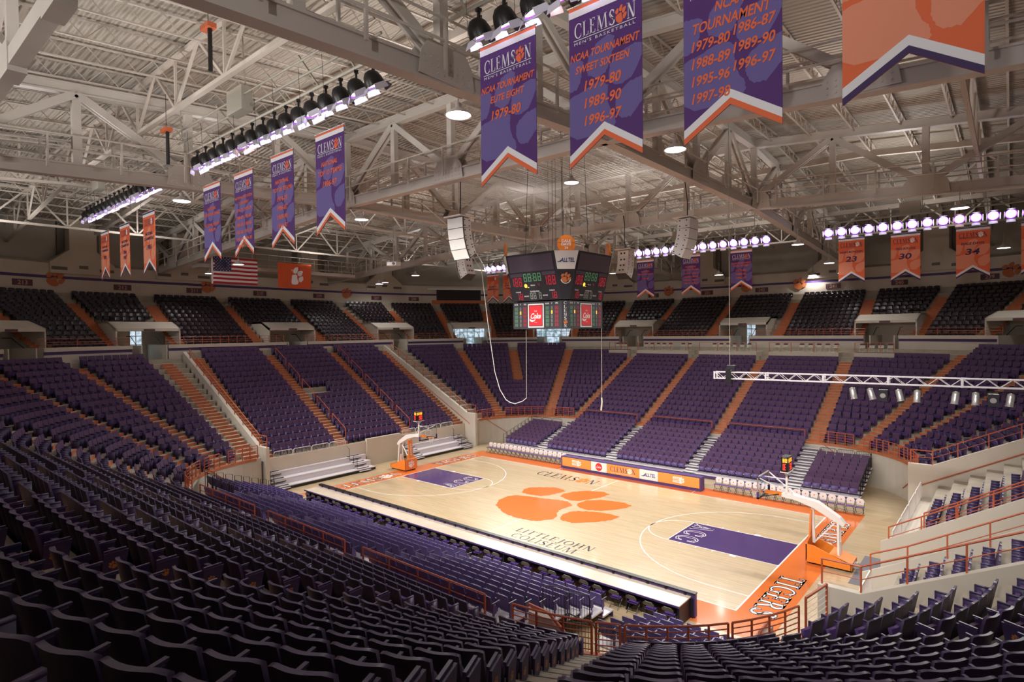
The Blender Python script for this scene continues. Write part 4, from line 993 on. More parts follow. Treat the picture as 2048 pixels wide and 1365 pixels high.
def brow(key, xa, xb, blk):
    sy, x0, x1, BY0, BT, BR, BN = BANKS[key]; n = int((xb-xa)/.545+.02)
    for j in range(BN):
        for k in range(n): BS.append((xa+(xb-xa)*(k+.5)/n, sy*(BY0+BT*j+min(.5, BT-.2)), .303+BR*j, PI if sy > 0 else 0, blk, j+1, k+1, 0))
brow('farleft', -15.75, -11.85, 'first far bank'); brow('farright', 11.85, 15.25, 'fifth far bank'); brow('nearleft', -16.45, -11.85, 'first near bank'); brow('nearright', 12.8, 16.05, 'fifth near bank')
for xa, xb, n in ((-10.65, -4.2, 'second'), (-3.1, 3.1, 'third'), (4.2, 10.65, 'fourth')): brow('far', xa, xb, n+' far bank'); brow('near', xa, xb, n+' near bank')
BS = [s for s in BS if inview((s[0], s[1], s[2]+.4), 30)]; BS.sort(key=lambda s: (Vector(s[:3])-CAM).length)
def bl_back(lo=False):
    mb = MB(); curved_panel(mb, .25, .36, .82, -.14, -.21, .0 if lo else .012, .045, M_BLB, M_BL, 1 if lo else 6, 1 if lo else 3, .0 if lo else .1, M_BL); return mb
def bl_seat():
    mb = MB(); mb.slab([(-.08, .28), (.0, .18), (.1, .21), (.06, .47), (-.02, .49)], lambda u, v, w: (w, u, v), -.225, .225, M_BL); return mb
def bl_arm():
    mb = MB(); mb.box((.262, .02, .58), (.045, .36, .035), M_ARM); mb.box((.262, -.1, .29), (.035, .07, .58), M_BL); return mb
b1, b2, b3 = bl_back().mesh('seat_back'), bl_seat().mesh('seat_pan'), bl_arm().mesh('armrest')
for s in BS[:300]:
    g = empty('bleacher_chair', s[:3], s[3], 'purple bleacher seat, row %d from the floor, seat %d from the left, %s' % (s[5], s[6], s[4]), 'seat', 'retractable bleacher seats')
    link('seat_back', b1, g); link('seat_pan', b2, g); link('armrest', b3, g)
o = link('bleacher_chairs', tile([bl_back(True), bl_seat(), bl_arm()], BS[300:], 'bleacher_seats')); tag(o, 'the remaining purple bleacher seats, mostly behind the far sideline', 'seats', 'retractable bleacher seats', 'stuff')
# black barred guard rails at the back of the bleachers
def bar_panel(mb, p, q, h, m, n=8, r=.02):
    p, q = Vector(p), Vector(q); z = Vector((0, 0, h)); mb.tube([p, p+z*.9, p+z+(q-p)*.06, q+z-(q-p)*.06, q+z*.9, q], r, m, 5)
    for k in range(1, n): a = p+(q-p)*k/n; mb.tube([a+Vector((0, 0, .08)), a+z], r*.45, m, 4)
    mb.tube([p+Vector((0, 0, .08)), q+Vector((0, 0, .08))], r*.7, m, 4)
k = 0
for sy, xs, w_, yb, zb_ in ((1, (-15.8, -14.5, -13.2, -11.9), 'far left', 17.02, 1.46), (1, (11.9, 13.1, 14.3, 15.3), 'far right', 17.02, 1.46), (-1, (-16.5, -15.3, -14.1, -13, -11.9), 'near left', 15.98, 1.7)):
    for i, (a, b) in enumerate(zip(xs, xs[1:])):
        mb = MB(); bar_panel(mb, (a+.05, sy*yb, zb_), (b-.05, sy*yb, zb_), 1.05, M_BLACK)
        tag(mb.build('guard_rail'), 'black barred guard rail behind the %s bleacher seats, %s from left' % (w_, ORD(i+1)), 'railing', 'black bleacher guard rails')
for i, (p, q) in enumerate((((10.95, -14.6, 1.3), (11.0, -16.2, 2.0)), ((11.8, -14.6, 1.3), (11.9, -16.2, 2.0)), ((12.2, -16.6, 1.6), (13.4, -16.75, 1.6)), ((13.5, -16.72, 1.6), (14.7, -16.6, 1.6)), ((14.8, -16.55, 1.6), (15.9, -16.1, 1.5)))):
    mb = MB(); bar_panel(mb, p, q, 1.05, M_BLACK, 9); tag(mb.build('guard_rail'), 'black barred guard rail beside the bottom stair gap, %s from left' % ORD(i+1), 'railing', 'black bleacher guard rails')
# ---------------------------------------------------------------- orange railings
def rail(pts, z0s, h, label, mids=2, posts=None, r=.032, name='orange_railing', group='orange railings'):
    mb = MB(); P = [Vector((a[0], a[1], z)) for a, z in zip(pts, z0s)]
    for q in [1]+[k/(mids+1) for k in range(1, mids+1)]: mb.tube([p+Vector((0, 0, h*q)) for p in P], r if q == 1 else r*.55, M_RAIL, 5)
    for p in (posts or P):
        p = Vector(p); mb.beam(p, p+Vector((0, 0, h)), .05, .05, M_RAIL)
    return tag(mb.build(name), label, 'railing', group)
def ringpts(c, a0, a1, d, n): return [(c[0]+(RC+d)*cos(math.radians(a)), c[1]+(RC+d)*sin(math.radians(a))) for a in np.linspace(a0, a1, n)]
for a, b, w_ in ((-16.6, -11.6, 'fourth'), (-10.5, -4.3, 'third'), (-3.0, 3.1, 'second'), (4.3, 10.6, 'first')):
    xs = np.linspace(a if a > -11.2 else -11.2, b, 5) if a > -11.2 else None
    if xs is None: continue
    rail([(x, -W0-.02) for x in xs], [Z0]*5, .92, 'orange railing along the near terrace front, %s from the bottom stair gap' % w_)
for a, b, w_ in ((-10.5, -4.3, 'left'), (-3, 3, 'middle'), (4.3, 10.5, 'right')):
    rail([(x, W0+.04) for x in np.linspace(a, b, 2)], [Z0]*2, .9, 'orange railing along the far terrace front, %s stretch' % w_, 0)
for c, a0, a1, n, w_ in ((C_FL, 178, 157, 5, 'far left corner beside the parapet'), (C_FL, 151, 118, 7, 'far left corner middle'), (C_FL, 112, 93, 5, 'far left corner next to the far side'), (C_FR, 87, 68, 5, 'far right corner next to the far side'), (C_FR, 62, 28, 9, 'far right corner middle'), (C_FR, 24, 4, 6, 'far right corner beside the parapet'),
                         (C_NL, -178, -160, 5, 'near left corner beside the parapet'), (C_NL, -154, -142, 4, 'near left corner middle'), (C_NL, -138, -120, 5, 'near left corner lower'), (C_NL, -114, -93, 5, 'near left corner next to the near side'), (C_NR, -86, -67, 4, 'bottom corner left of the grey aisle'), (C_NR, -66, -61, 2, 'bottom corner across the grey aisle'), (C_NR, -60, -38, 6, 'bottom corner right of the grey aisle'), (C_NR, -37, -18, 5, 'bottom right corner by the gate')):
    rail(ringpts(c, a0, a1, .03, n), [Z0]*n, .95, 'orange railing on the '+w_+' front', 4 if c != C_NR else 5)
def prail(sx, y, label, xe, base=3.3):
    xs = [18.3, 19.4]+list(np.arange(20.6, xe, 1.4)); zs = [base, base]+[base+(x-19.4)*.5 for x in xs[2:]]
    rail([(sx*x, y) for x in xs], zs, .82, label, 1)
prail(1, -10.92, 'orange handrail on the long parapet in front of the right end seats', 27); prail(1, 10.92, 'orange handrail on the parapet beyond the right end seats', 27); prail(-1, -10.92, 'orange handrail on the parapet left of the far hoop seats', 33); prail(-1, 10.92, 'orange handrail on the parapet right of the far hoop seats', 33)
xs = list(np.arange(18.8, 26, 1.2))
rail([(x, -1.05) for x in xs], [max(1.7, ez(x)+.1) for x in xs], .9, 'orange railing on the tunnel wall by the right end seats', 1)
rail([(x, -5.5) for x in xs], [max(1.9, ez(x)+.15) for x in xs], .85, 'orange railing on the near wall of the players tunnel', 1)
rail([(x, 0.0) for x in xs[1:]], [ez(x) for x in xs[1:]], .9, 'orange aisle handrail beside the right end seats', 1)
mb = MB(); mb.tube([(18.7, 10.7, 2.0), (27, 10.7, 6.4)], .035, M_RAIL, 6); tag(mb.build('wall_handrail'), 'orange handrail fixed along the far parapet wall at right', 'handrail')
mb = MB(); mb.tube([(-18.9, 10.7, 2.2), (-32, 10.7, 9.0)], .03, M_RAIL, 6); tag(mb.build('wall_handrail'), 'orange handrail fixed on the parapet right of the far hoop', 'handrail')
for c, a, w_ in ((C_NL, -166, 'near left curved wall'), (C_FL, 150, 'far left curved wall'), (C_FR, 66, 'far right curved wall by the bleachers'), (C_FR, 12, 'far right curved wall by the tunnel')):
    P_ = [(c[0]+(RC-.06)*cos(math.radians(a+k*5)), c[1]+(RC-.06)*sin(math.radians(a+k*5)), .9+k*.42 if c != C_FR or a > 30 else 2.4-k*.42) for k in range(5)]
    mb = MB(); mb.tube(P_, .03, M_RAIL, 6); tag(mb.build('wall_handrail'), 'slanting orange handrail on the '+w_, 'handrail')
# aisle handrails behind the far hoop
for y, n0 in ((-3.5, 'second'), (3.5, 'third')):
    for k in range(5):
        j0 = 1+k*3.3; xs = [-(19.7+ETR*j) for j in (j0, j0+2.6)]
        rail([(x, y+.62) for x in xs], [EZ+ERI*j for j in (j0, j0+2.6)], .85, 'short orange handrail in the %s far hoop aisle, %s from the bottom' % (n0, ORD(k+1)), 0, r=.028)
# white fencing above the left bleachers
for i, y in enumerate((-9.6, -8.0, -6.4, -4.8, 2.8, 4.4, 6.0, 7.6)):
    mb = MB(); bar_panel(mb, (-19.85, y, 1.62), (-19.85, y+1.52, 1.62), .95, M_WHITE, 13, .028); tag(mb.build('fence_panel'), 'white barred fence panel above the end bleachers, %s from the left' % ORD(i+1), 'fence', 'white fence panels')
# left end bleachers: three plain metal treads each with black-edged steps
for nm, y0, y1, ys, lb in (('a', -10.3, -1.6, (-2.7, -9.9), 'grey metal bleacher steps left of the far hoop'), ('b', 2.7, 10.1, (9.4, 3.2), 'grey metal bleacher steps right of the far hoop')):
    g = empty('end_bleacher', (-18.8, (y0+y1)/2, 0), 0, lb, 'bleacher'); inv = Matrix.Translation(-Vector(g.location))
    for j in range(3):
        mb = MB(); x = -18.0-.68*j; z = .28+.42*j
        mb.boxmm((x-.7, y0, z-.06), (x, y1, z), M_ALU); mb.boxmm((x-.05, y0, max(.03, z-.42)), (x-.02, y1, z-.06), M_ALU if j else M_BLACK); mb.build('tread', g).matrix_parent_inverse = inv
    for yc in ys:
        for j in range(6):
            mb = MB(); x = -17.85-.36*j; z = .14+.21*j; mb.boxmm((x-.34, yc-.55, z-.03), (x, yc+.55, z+.02), M_ALU); mb.boxmm((x-.05, yc-.56, z-.08), (x+.01, yc+.56, z-.02), M_BLACK); mb.build('step', g).matrix_parent_inverse = inv
        for xx in (-18.2, -19.3):
            mb = MB(); zz = .3 if xx > -19 else 1.0; mb.tube([(xx, yc-.6, zz), (xx, yc-.6, zz+.85), (xx-.5, yc-.6, zz+1.1), (xx-.5, yc-.6, zz+.4)], .022, M_BLACK, 5); mb.build('handrail', g).matrix_parent_inverse = inv
mb = MB(); mb.boxmm((-19.9, -1.3, .0), (-19.6, 2.4, 2.35), M_WALL); struct(mb, 'wall_left_panel', 'plain white wall panel behind the far hoop', 'wall')
# platforms with folding chairs above the far seats
PLAT = [(-14.4, -11.85), (-10.55, -4.25), (-3.05, 3.05), (4.25, 10.55), (11.85, 15.0)]
for i, (a, b) in enumerate(PLAT):
    mb = MB(); mb.boxmm((a, 30.35, 7.6), (b, 33.1, 9.16), M_WALL); struct(mb, 'floor_platform_%d' % (i+1), 'white fronted platform above the far seats, number %d from the left' % (i+1), 'platform')
    rail([(x, 30.45) for x in np.linspace(a+.05, b-.05, 4)], [9.16]*4, .95, 'thin orange rail on the far side platform, %s from the left' % ORD(i+1), 0, r=.018)
# ---------------------------------------------------------------- folding chairs
def folding_chair(back, seat, frame, name, tall=.84, emblem=None, slats=False, low=.54):
    g = empty(name)
    mb = MB()
    if slats:
        for z in (.46, .58): curved_panel(mb, .2, z, z+.09, -.19, -.2, .02, .02, M_CREAM, M_CREAM, 4, 1)
        curved_panel(mb, .22, .68, tall, -.2, -.22, .02, .03, back, back, 6, 3, .35)
    else: curved_panel(mb, .235, low, tall, -.19, -.22, .025, .035, back, back, 10, 3, 1.1)
    if emblem: mb.lathe([(0, 0), (.045, 0), (.045, .004), (0, .004)], emblem, 10, Matrix.Translation((0, -.205, .71)) @ Matrix.Rotation(-PI/2, 4, 'X'))
    mb.build('backrest', g)
    mb = MB(); mb.slab([(-.16, .42), (.2, .44), (.22, .465), (.2, .48), (-.16, .455)], lambda u, v, w: (w, u, v), -.21, .21, seat); mb.build('seat', g)
    for sx in (-1, 1):
        mb = MB(); mb.tube([(sx*.22, -.22, tall-.1), (sx*.22, -.14, .44), (sx*.22, .24, .0)], .014, frame, 5); mb.build('leg', g)
        mb = MB(); mb.tube([(sx*.2, .2, .43), (sx*.2, -.26, .0)], .014, frame, 5); mb.build('leg', g)
    mb = MB()
    for y, z in ((.16, .1), (-.2, .08)): mb.tube([(-.21, y, z), (.21, y, z)], .01, frame, 4)
    mb.build('cross_bar', g)
    return g
c_w = folding_chair(M_CBACK, M_VINYL, M_BLACK, 'folding_chair', .9, M_ORGY); c_t = folding_chair(M_TAN, M_VINYL, M_BLACK, 'folding_chair', .78, low=.61); c_p = folding_chair(M_MAR, M_CREAM, M_CREAM, 'folding_chair', slats=True)
CH = kids(); first = {}
def put_chair(src, x, y, z, rz, label, group):
    o = src if src.name not in first else copy_tree(src, CH); first[src.name] = 1
    o.location = (x, y, z); o.rotation_euler = (0, 0, rz); tag(o, label, 'chair', group)
for i in range(18): put_chair(c_w, -15.15+i*.505, 9.55-.0*i, 0, PI, 'white backed folding chair, %s from the left in the far left bench row' % ORD(i+1), 'bench chairs')
for i in range(18): put_chair(c_w, 7.0+i*.52, 9.55, 0, PI, 'white backed folding chair, %s from the left in the far right bench row' % ORD(i+1), 'bench chairs')
n = 34
for i in range(n):
    X = -13.4+i*(26.2/(n-1)); dl = (X+13.9+1.125) % 2.25-1.125; X += (.3-abs(dl))*(1 if dl >= 0 else -1) if abs(dl) < .3 else 0; put_chair(c_t, X, -10.42+random.uniform(-.05, .05), 0, random.uniform(-.08, .08), 'purple seated folding chair tucked under the long table, %s from the left' % ORD(i+1), 'scorers table chairs')
kk = 0
for i, (a, b) in enumerate(PLAT):
    m_ = max(4, int((b-a)/.72))
    for k in range(m_):
        if (i*5+k) % 7 == 3: continue
        put_chair(c_p, a+.45+(b-a-.9)*k/(m_-1), 31.6, 9.16, PI+random.uniform(-.12, .12), 'maroon and cream folding chair, place %d on the far platform %d from the left' % (k+1, i+1), 'platform chairs')
# ---------------------------------------------------------------- scorers table
g = empty('scorers_table', (-.3, -9.4, 0), 0, 'very long press table with a pale top along the near sideline', 'table'); inv = Matrix.Translation(-Vector(g.location))
mb = MB(); mb.boxmm((-13.95, -10.5, .81), (13.2, -9.33, .855), M_WOODT); mb.build('table_top', g).matrix_parent_inverse = inv
mb = MB(); mb.boxmm((-13.98, -10.53, .79), (13.22, -10.49, .86), M_PUR); mb.build('front_edge', g).matrix_parent_inverse = inv
mb = MB(); mb.boxmm((-14.05, -9.35, .03), (13.35, -9.15, .97), M_PUR); mb.boxmm((-14.07, -9.37, .95), (13.37, -9.13, 1.0), M_BLACK)
for X in np.arange(-13.6, 13.3, .83): mb.box((X, -9.39, .92), (.1, .06, .05), M_BLACK)
mb.build('court_side_skirt', g).matrix_parent_inverse = inv
mb = MB(); mb.boxmm((-14.0, -9.41, .03), (13.3, -9.37, .8), M_TABLEF); mb.build('inner_panel', g).matrix_parent_inverse = inv
for X in list(np.arange(-13.9, 13.2, 2.25))+[13.15]:
    mb = MB(); mb.boxmm((X-.02, -10.4, 0), (X+.03, -9.4, .8), M_TABLEF); mb.build('leg_panel', g).matrix_parent_inverse = inv
# ---------------------------------------------------------------- advertising boards opposite
g = empty('ad_table', (0, 8.75, 0), 0, 'long courtside table faced with orange and white advertising panels', 'advertising board'); inv = Matrix.Translation(-Vector(g.location))
mb = MB(); mb.boxmm((-5.95, 8.5, .02), (6.2, 9.1, 1.0), M_PUR); mb.boxmm((-5.97, 8.46, .0), (6.22, 8.52, .16), M_PUR); mb.build('body', g).matrix_parent_inverse = inv
mpA = lambda u, v, w: (u, 8.49-w, v)
def panel(x0, x1, m, fn=None, nm='ad_panel'):
    mb = MB(); mb.slab([(x0+.01, .2), (x1-.01, .2), (x1-.01, .94), (x0+.01, .94)], mpA, 0, .02, m)
    if fn: fn(mb, (x0+x1)/2, .57)
    o = mb.build(nm, g); o.matrix_parent_inverse = inv; return o
def ad_clem(mb, cx, cy):
    serif(mb, 'CLEMS@N', cx-1.15, cy-.17, .4, M_PUR, mpA, .023, width=2.3, paw=M_WHITE); mb.poly([mpA(cx-1.1+a, cy+b, .023) for a, b in ((0, -.26), (2.2, -.26), (2.2, -.24), (0, -.24))], M_WHITE)
def ad_tiger(mb, cx, cy):
    for r in range(2): mb.poly([mpA(cx-.42+a, cy-.2+r*.24+b, .022) for a, b in ((0, 0), (.6, 0), (.6, .18), (.0, .18))], M_WHITE)
    paw_on(mb, cx+.22, cy, .52, M_WHITE, mpA, .0225); put_text(mb, 'solid', cx-.14, cy+.13, .13, M_BOARD, mpA, .024, .42, bold=.01); put_text(mb, 'orange', cx-.14, cy-.11, .13, M_BOARD, mpA, .024, .48, bold=.01)
def ad_coke(mb, cx, cy):
    mb.poly([mpA(cx+.31*cos(t), cy+.31*sin(t), .023) for t in np.linspace(0, 2*PI, 28, endpoint=False)], M_RED); put_text(mb, 'Coke', cx, cy, .2, M_WHITE, mpA, .025, .44, bold=.015, shear=.35)
def ad_all(mb, cx, cy, mp=mpA, k=1, z=.023):
    put_text(mb, 'ALLTEL', cx+.1*k, cy, .28*k, M_BLUE, mp, z, .95*k, bold=.03, shear=.15)
    mb.poly([mp(cx+a*k, cy+b*k, z) for a, b in ((-.58, -.14), (-.42, -.14), (-.3, -.02), (-.34, .02), (-.46, -.09), (-.58, -.09))], M_BLUE)
panel(-5.85, -3.0, M_BOARD, ad_tiger); panel(-3.0, -1.5, M_WHITE, ad_coke); panel(-1.5, 1.35, M_BOARD, ad_clem); panel(1.35, 2.9, M_WHITE, ad_all); panel(2.9, 6.1, M_BOARD, ad_tiger)
# ---------------------------------------------------------------- banners
def banner(x0, x1, zt_, zbot, y, base, paw, trim1, trim2, label, lines=(), logo=True, ink=None, top=None, logo_ink=None, notch=.62, sub="MEN'S BASKETBALL", pawmat=None):
    """cloth hanging in the plane y, face towards -y; lines = (text, centre u, centre v below the top, height, width)"""
    w = x1-x0; h = zt_-zbot; g = empty('banner', ((x0+x1)/2, y, zt_), 0, label, 'banner', 'banners hung under the lighting pipes')
    mp = lambda u, v, q: (u-w/2, -q, -v if False else v-h)     # u from the left edge, v up from the bottom tips
    mb = MB(); ol = [(0, 0), (w/2, notch), (w, 0), (w, h), (0, h)]
    mb.slab(ol, mp, -.008, .008, base)
    hb = .16*w/1.8
    ch = lambda a, b, m, z: [mb.poly([mp(0, a, z), mp(w/2, a+notch, z), mp(w/2, b+notch, z), mp(0, b, z)], m), mb.poly([mp(w/2, a+notch, z), mp(w, a, z), mp(w, b, z), mp(w/2, b+notch, z)], m)]
    if paw:
        for zz in (.0105,): paw_on(mb, w*.44, h*.44, w*1.28, paw, mp, zz, fine=True, clip=(0, .35+notch*.5, w, h*.8))
    ch(0, hb*.75, trim1, .014); ch(hb*.75, hb*1.75, trim2, .014)
    for zz in (.014,):
        mb.poly([mp(0, h-hb*.55, zz), mp(w, h-hb*.55, zz), mp(w, h, zz), mp(0, h, zz)], top or trim1); mb.poly([mp(0, h-hb*1.5, zz), mp(w, h-hb*1.5, zz), mp(w, h-hb*.55, zz), mp(0, h-hb*.55, zz)], trim2)
    if logo:
        li = logo_ink or M_BW
        serif(mb, 'CLEMS@N', w*.08, h-.72*w/1.8, .33*w/1.8, li, mp, .016, width=w*.86, paw=pawmat or M_BOR)
        mb.poly([mp(a, b, .016) for a, b in ((w*.07, h-.765*w/1.8), (w*.93, h-.765*w/1.8), (w*.93, h-.75*w/1.8), (w*.07, h-.75*w/1.8))], li)
        if sub: put_text(mb, sub, w/2, h-.83*w/1.8, .07, li, mp, .016, w*.84, sp=1.35)
    for (txt, u, v, hh, ww) in lines: put_text(mb, txt, u*w, h-v*w/1.8, hh*w/1.8, ink or M_BOR, mp, .018, ww*w if ww else None, bold=.022, shear=.18)
    mb.build('cloth', g)
    mb = MB(); mb.tube([(-w/2-.04, 0, .0), (w/2+.04, 0, .0)], .025, M_GREY, 6); mb.build('top_rod', g)
    for sx in (-1, 1):
        mb = MB(); mb.tube([(sx*w*.42, 0, 0), (sx*w*.42, math.copysign(.62, y), .03), (sx*w*.42, math.copysign(.72, y), (20.9 if y < 0 else 20.3)-zt_)], .008, M_DKMET, 4); mb.build('hanging_wire', g)
    return g

PU = dict(base=M_BPUR, paw=M_BLIL, trim1=M_BOR, trim2=M_BW); ORB = dict(base=M_BOR, paw=M_BPEACH, trim1=M_BNAVY, trim2=M_BW)
T = lambda *a: a
banner(12.0, 13.9, 19.22, 15.48, -20, label='purple banner reading Elite Eight 1979-80, left of the three big ones', lines=[T('NCAA TOURNAMENT', .5, 1.13, .17, .94), T('ELITE EIGHT', .5, 1.42, .17, .6), T('1979-80', .48, 1.82, .24, .52)], **PU)
banner(14.91, 16.82, 19.2, 15.42, -20, label='purple banner reading Sweet Sixteen with three years', lines=[T('NCAA TOURNAMENT', .5, 1.13, .17, .94), T('SWEET SIXTEEN', .47, 1.42, .17, .74), T('1979-80', .48, 1.82, .23, .5), T('1989-90', .48, 2.2, .23, .5), T('1996-97', .48, 2.58, .23, .5)], **PU)
banner(17.77, 19.69, 19.2, 15.37, -20, label='purple tournament banner listing seven years in two columns', lines=[T('NCAA', .5, 1.13, .19, .3), T('TOURNAMENT', .5, 1.43, .2, .8)]+[T(a, .3, 1.76+.33*i, .2, .4) for i, a in enumerate(('1979-80', '1988-89', '1995-96', '1997-98'))]+[T(a, .74, 1.68+.33*i, .2, .4) for i, a in enumerate(('1986-87', '1989-90', '1996-97'))], **PU)
banner(20.68, 22.62, 19.2, 15.44, -20, label='big orange banner with purple tips at the top right', lines=[], logo_ink=M_BNAVY, pawmat=M_BW, sub=None, **ORB)
banner(3.8, 5.58, 18.72, 15.1, -20, label='purple banner reading National Top 10 Teams 1996-97', lines=[T('NATIONAL', .5, 1.15, .17, .56), T('TOP 10 TEAMS', .5, 1.47, .18, .84), T('1996-97', .5, 1.87, .22, .48)], **PU)
banner(.54, 2.24, 18.6, 14.95, -20, label='purple banner reading National Top 20 Teams with four years', lines=[T('NATIONAL', .5, 1.15, .17, .6), T('TOP 20 TEAMS', .5, 1.47, .17, .86)]+[T(a, .5, 1.87+.37*i, .2, .46) for i, a in enumerate(('1974-75', '1986-87', '1989-90', '1996-97'))], **PU)
banner(-2.68, -1.0, 18.48, 14.9, -20, label='purple banner with two columns of years, second from left of its row', lines=[T('NATIONAL INVITATION', .5, 1.15, .13, .92), T('TOURNAMENT', .5, 1.4, .13, .55)]+[T(a, .28, 1.72+.33*i, .16, .38) for i, a in enumerate(('1974-75', '1980-81', '1984-85', '1987-88', '1993-94', '1998-99'))]+[T(a, .73, 1.72+.33*i, .16, .38) for i, a in enumerate(('1978-79', '1981-82', '1985-86', '1992-93', '1994-95'))], **PU)
banner(-5.85, -4.08, 18.5, 14.96, -20, label='purple banner with few lines of orange text, leftmost of the four', lines=[T('NATIONAL', .5, 1.15, .15, .5), T('INVITATION FINALS', .5, 1.42, .15, .92), T('NATIONAL FINALIST', .5, 1.9, .14, .88), T('1998-99', .5, 2.15, .15, .4)], **PU)
banner(-13.9, -12.12, 18.35, 14.9, -20, label='orange champions banner reading 1981, right of the far left trio', lines=[T('NATIONAL', .5, 1.2, .18, .6), T('CHAMPIONS', .5, 1.47, .18, .8), T('1981', .5, 1.95, .28, .4)], ink=M_BNAVY, logo_ink=M_BNAVY, pawmat=M_BW, sub=None, **ORB)
banner(-17.85, -16.15, 18.2, 15.0, -20, label='orange champions banner with two years, middle of the far left trio', lines=[T('NATIONAL', .5, 1.1, .16, .6), T('CHAMPIONS', .5, 1.36, .16, .8), T('1984', .5, 1.78, .22, .36), T('1987', .5, 2.1, .22, .36)], ink=M_BNAVY, logo_ink=M_BNAVY, pawmat=M_BW, sub=None, **ORB)
banner(-21.55, -19.95, 18.2, 15.12, -20, label='orange champions banner, leftmost of the far left trio', lines=[T('NATIONAL', .5, 1.1, .16, .6), T('CHAMPIONS', .5, 1.36, .16, .8), T('2003', .5, 1.85, .24, .36)], ink=M_BNAVY, logo_ink=M_BNAVY, pawmat=M_BW, sub=None, **ORB)
FT = dict(notch=.68)
banner(-4.9, -3.1, 18.35, 14.62, 20, label='purple banner right of the scoreboard, leftmost of three on the far side', lines=[T('NATIONAL', .5, 1.15, .16, .5), T('INVITATION FINALS', .5, 1.42, .14, .85), T('1998-99', .5, 1.85, .18, .4)], **PU)
banner(-.3, 1.47, 18.42, 14.7, 20, label='purple banner full of years behind the right hanging speaker', lines=[T('NATIONAL', .5, 1.15, .17, .56), T('TOP 20 TEAMS', .5, 1.42, .16, .84)]+[T(a, c, 1.78+.3*i, .15, .36) for c in (.3, .73) for i, a in enumerate(('1974-75', '1986-87', '1989-90', '1996-97'))], **PU)
banner(4.22, 6.05, 18.4, 14.85, 20, label='purple banner with three years, rightmost purple one on the far side', lines=[T('NCAA TOURNAMENT', .5, 1.13, .15, .92), T('SWEET SIXTEEN', .5, 1.36, .15, .7), T('1979-80', .5, 1.75, .19, .48), T('1989-90', .5, 2.07, .19, .48), T('1996-97', .5, 2.4, .19, .48)], **PU)
for a, b, nm, no, zt_, zb_ in ((12.64, 14.42, 'BANKS MCFADDEN', '23', 18.5, 15.0), (16.12, 17.93, 'TREE ROLLINS', '30', 18.43, 14.9), (20.0, 21.84, 'DALE DAVIS', '34', 18.42, 14.87)):
    banner(a, b, zt_, zb_, 20, label='orange retired number banner showing number '+no, lines=[T(nm, .5, 1.12, .16, .86 if no == '23' else .68), T(no, .5, 1.68, .42, .42)], ink=M_BNAVY, logo_ink=M_BNAVY, pawmat=M_BW, sub=None, **ORB)
banner(23.45, 25.3, 18.4, 14.9, 20, label='orange banner cut off by the right edge of the picture', lines=[], logo_ink=M_BNAVY, pawmat=M_BW, sub=None, **ORB)
banner(-24.85, -23.05, 18.38, 14.9, 20, label="orange banner reading Women's Basketball left of the scoreboard", lines=[T("WOMEN'S", .5, 1.5, .2, .66), T('BASKETBALL', .5, 1.8, .2, .84)], ink=M_BNAVY, logo_ink=M_BNAVY, pawmat=M_BW, sub=None, **ORB)
banner(-22.35, -20.55, 18.35, 14.82, 20, label='orange banner half hidden behind the scoreboard', lines=[T('NATIONAL', .5, 1.2, .16, .6), T('CHAMPIONS', .5, 1.45, .16, .75), T('1984', .5, 1.8, .2, .36)], ink=M_BNAVY, logo_ink=M_BNAVY, pawmat=M_BW, sub=None, **ORB)
# ---------------------------------------------------------------- flags
def wavy(g, w, h, fn, name):
    mb = MB(); fn(mb, lambda u, v, q: (.06*sin(u*3.1+v)+q, u, v)); mb.build(name, g)
def us(mb, mp):
    w, h = 4.1, 2.45; nx = 24
    for i in range(13):
        for k in range(nx): mb.quad(*[mp(w*a/nx, h*b/13, 0) for a, b in ((k, i), (k+1, i), (k+1, i+1), (k, i+1))], M_FLAGR if i % 2 == 0 else M_BW)
    for k in range(10): mb.quad(*[mp(w*.4*a/10, b, .012) for a, b in ((k, h*6/13), (k+1, h*6/13), (k+1, h), (k, h))], M_FLAGB)
    for r in range(9):
        for c in range(6 if r % 2 == 0 else 5):
            x = w*.4*((c+.5)/6 if r % 2 == 0 else (c+1)/6); y = h*6/13+h*7/13*(r+.6)/9.2
            mb.poly([mp(x+(.055 if i % 2 == 0 else .022)*sin(i*PI/5), y+(.055 if i % 2 == 0 else .022)*cos(i*PI/5), .024) for i in range(10)], M_BW)
g = empty('american_flag', (-32, -8.75, 16.25), 0, 'american flag hanging below the near roof truss', 'flag'); wavy(g, 4.1, 2.45, us, 'cloth')
mb = MB(); mb.boxmm((-.03, -.14, -.05), (.03, 0, 2.5), M_BW); mb.build('hoist_band', g)
mb = MB(); mb.tube([(0, .0, 2.47), (0, .3, 3.9)], .01, M_DKMET, 4); mb.tube([(0, 4.0, 2.47), (0, 3.7, 3.9)], .01, M_DKMET, 4); mb.build('hanging_wire', g)
def pf(mb, mp):
    w, h = 3.6, 2.5; nx = 16
    for k in range(nx): mb.quad(*[mp(w*a/nx, h*b, 0) for a, b in ((k, 0), (k+1, 0), (k+1, 1), (k, 1))], M_FLAGO)
    paw_on(mb, w*.52, h*.5, 1.85, M_BW, mp, .014, fine=True)
g = empty('paw_flag', (-32, -2.6, 16.15), 0, 'orange flag with a white paw beside the american flag', 'flag'); wavy(g, 3.6, 2.5, pf, 'cloth')
mb = MB(); mb.tube([(0, .05, 2.5), (0, .3, 4.0)], .01, M_DKMET, 4); mb.tube([(0, 3.55, 2.5), (0, 3.3, 4.0)], .01, M_DKMET, 4); mb.build('hanging_wire', g)
mb = MB()
for z in (18.5, 19.1, 19.6): mb.tube([(-34.5, -9, z), (-34.5, 8, z)], .03, M_STEEL, 5)
for y in np.arange(-9, 8.1, 1.7): mb.tube([(-34.5, y, 18.3), (-34.5, y, 19.6)], .03, M_STEEL, 5)
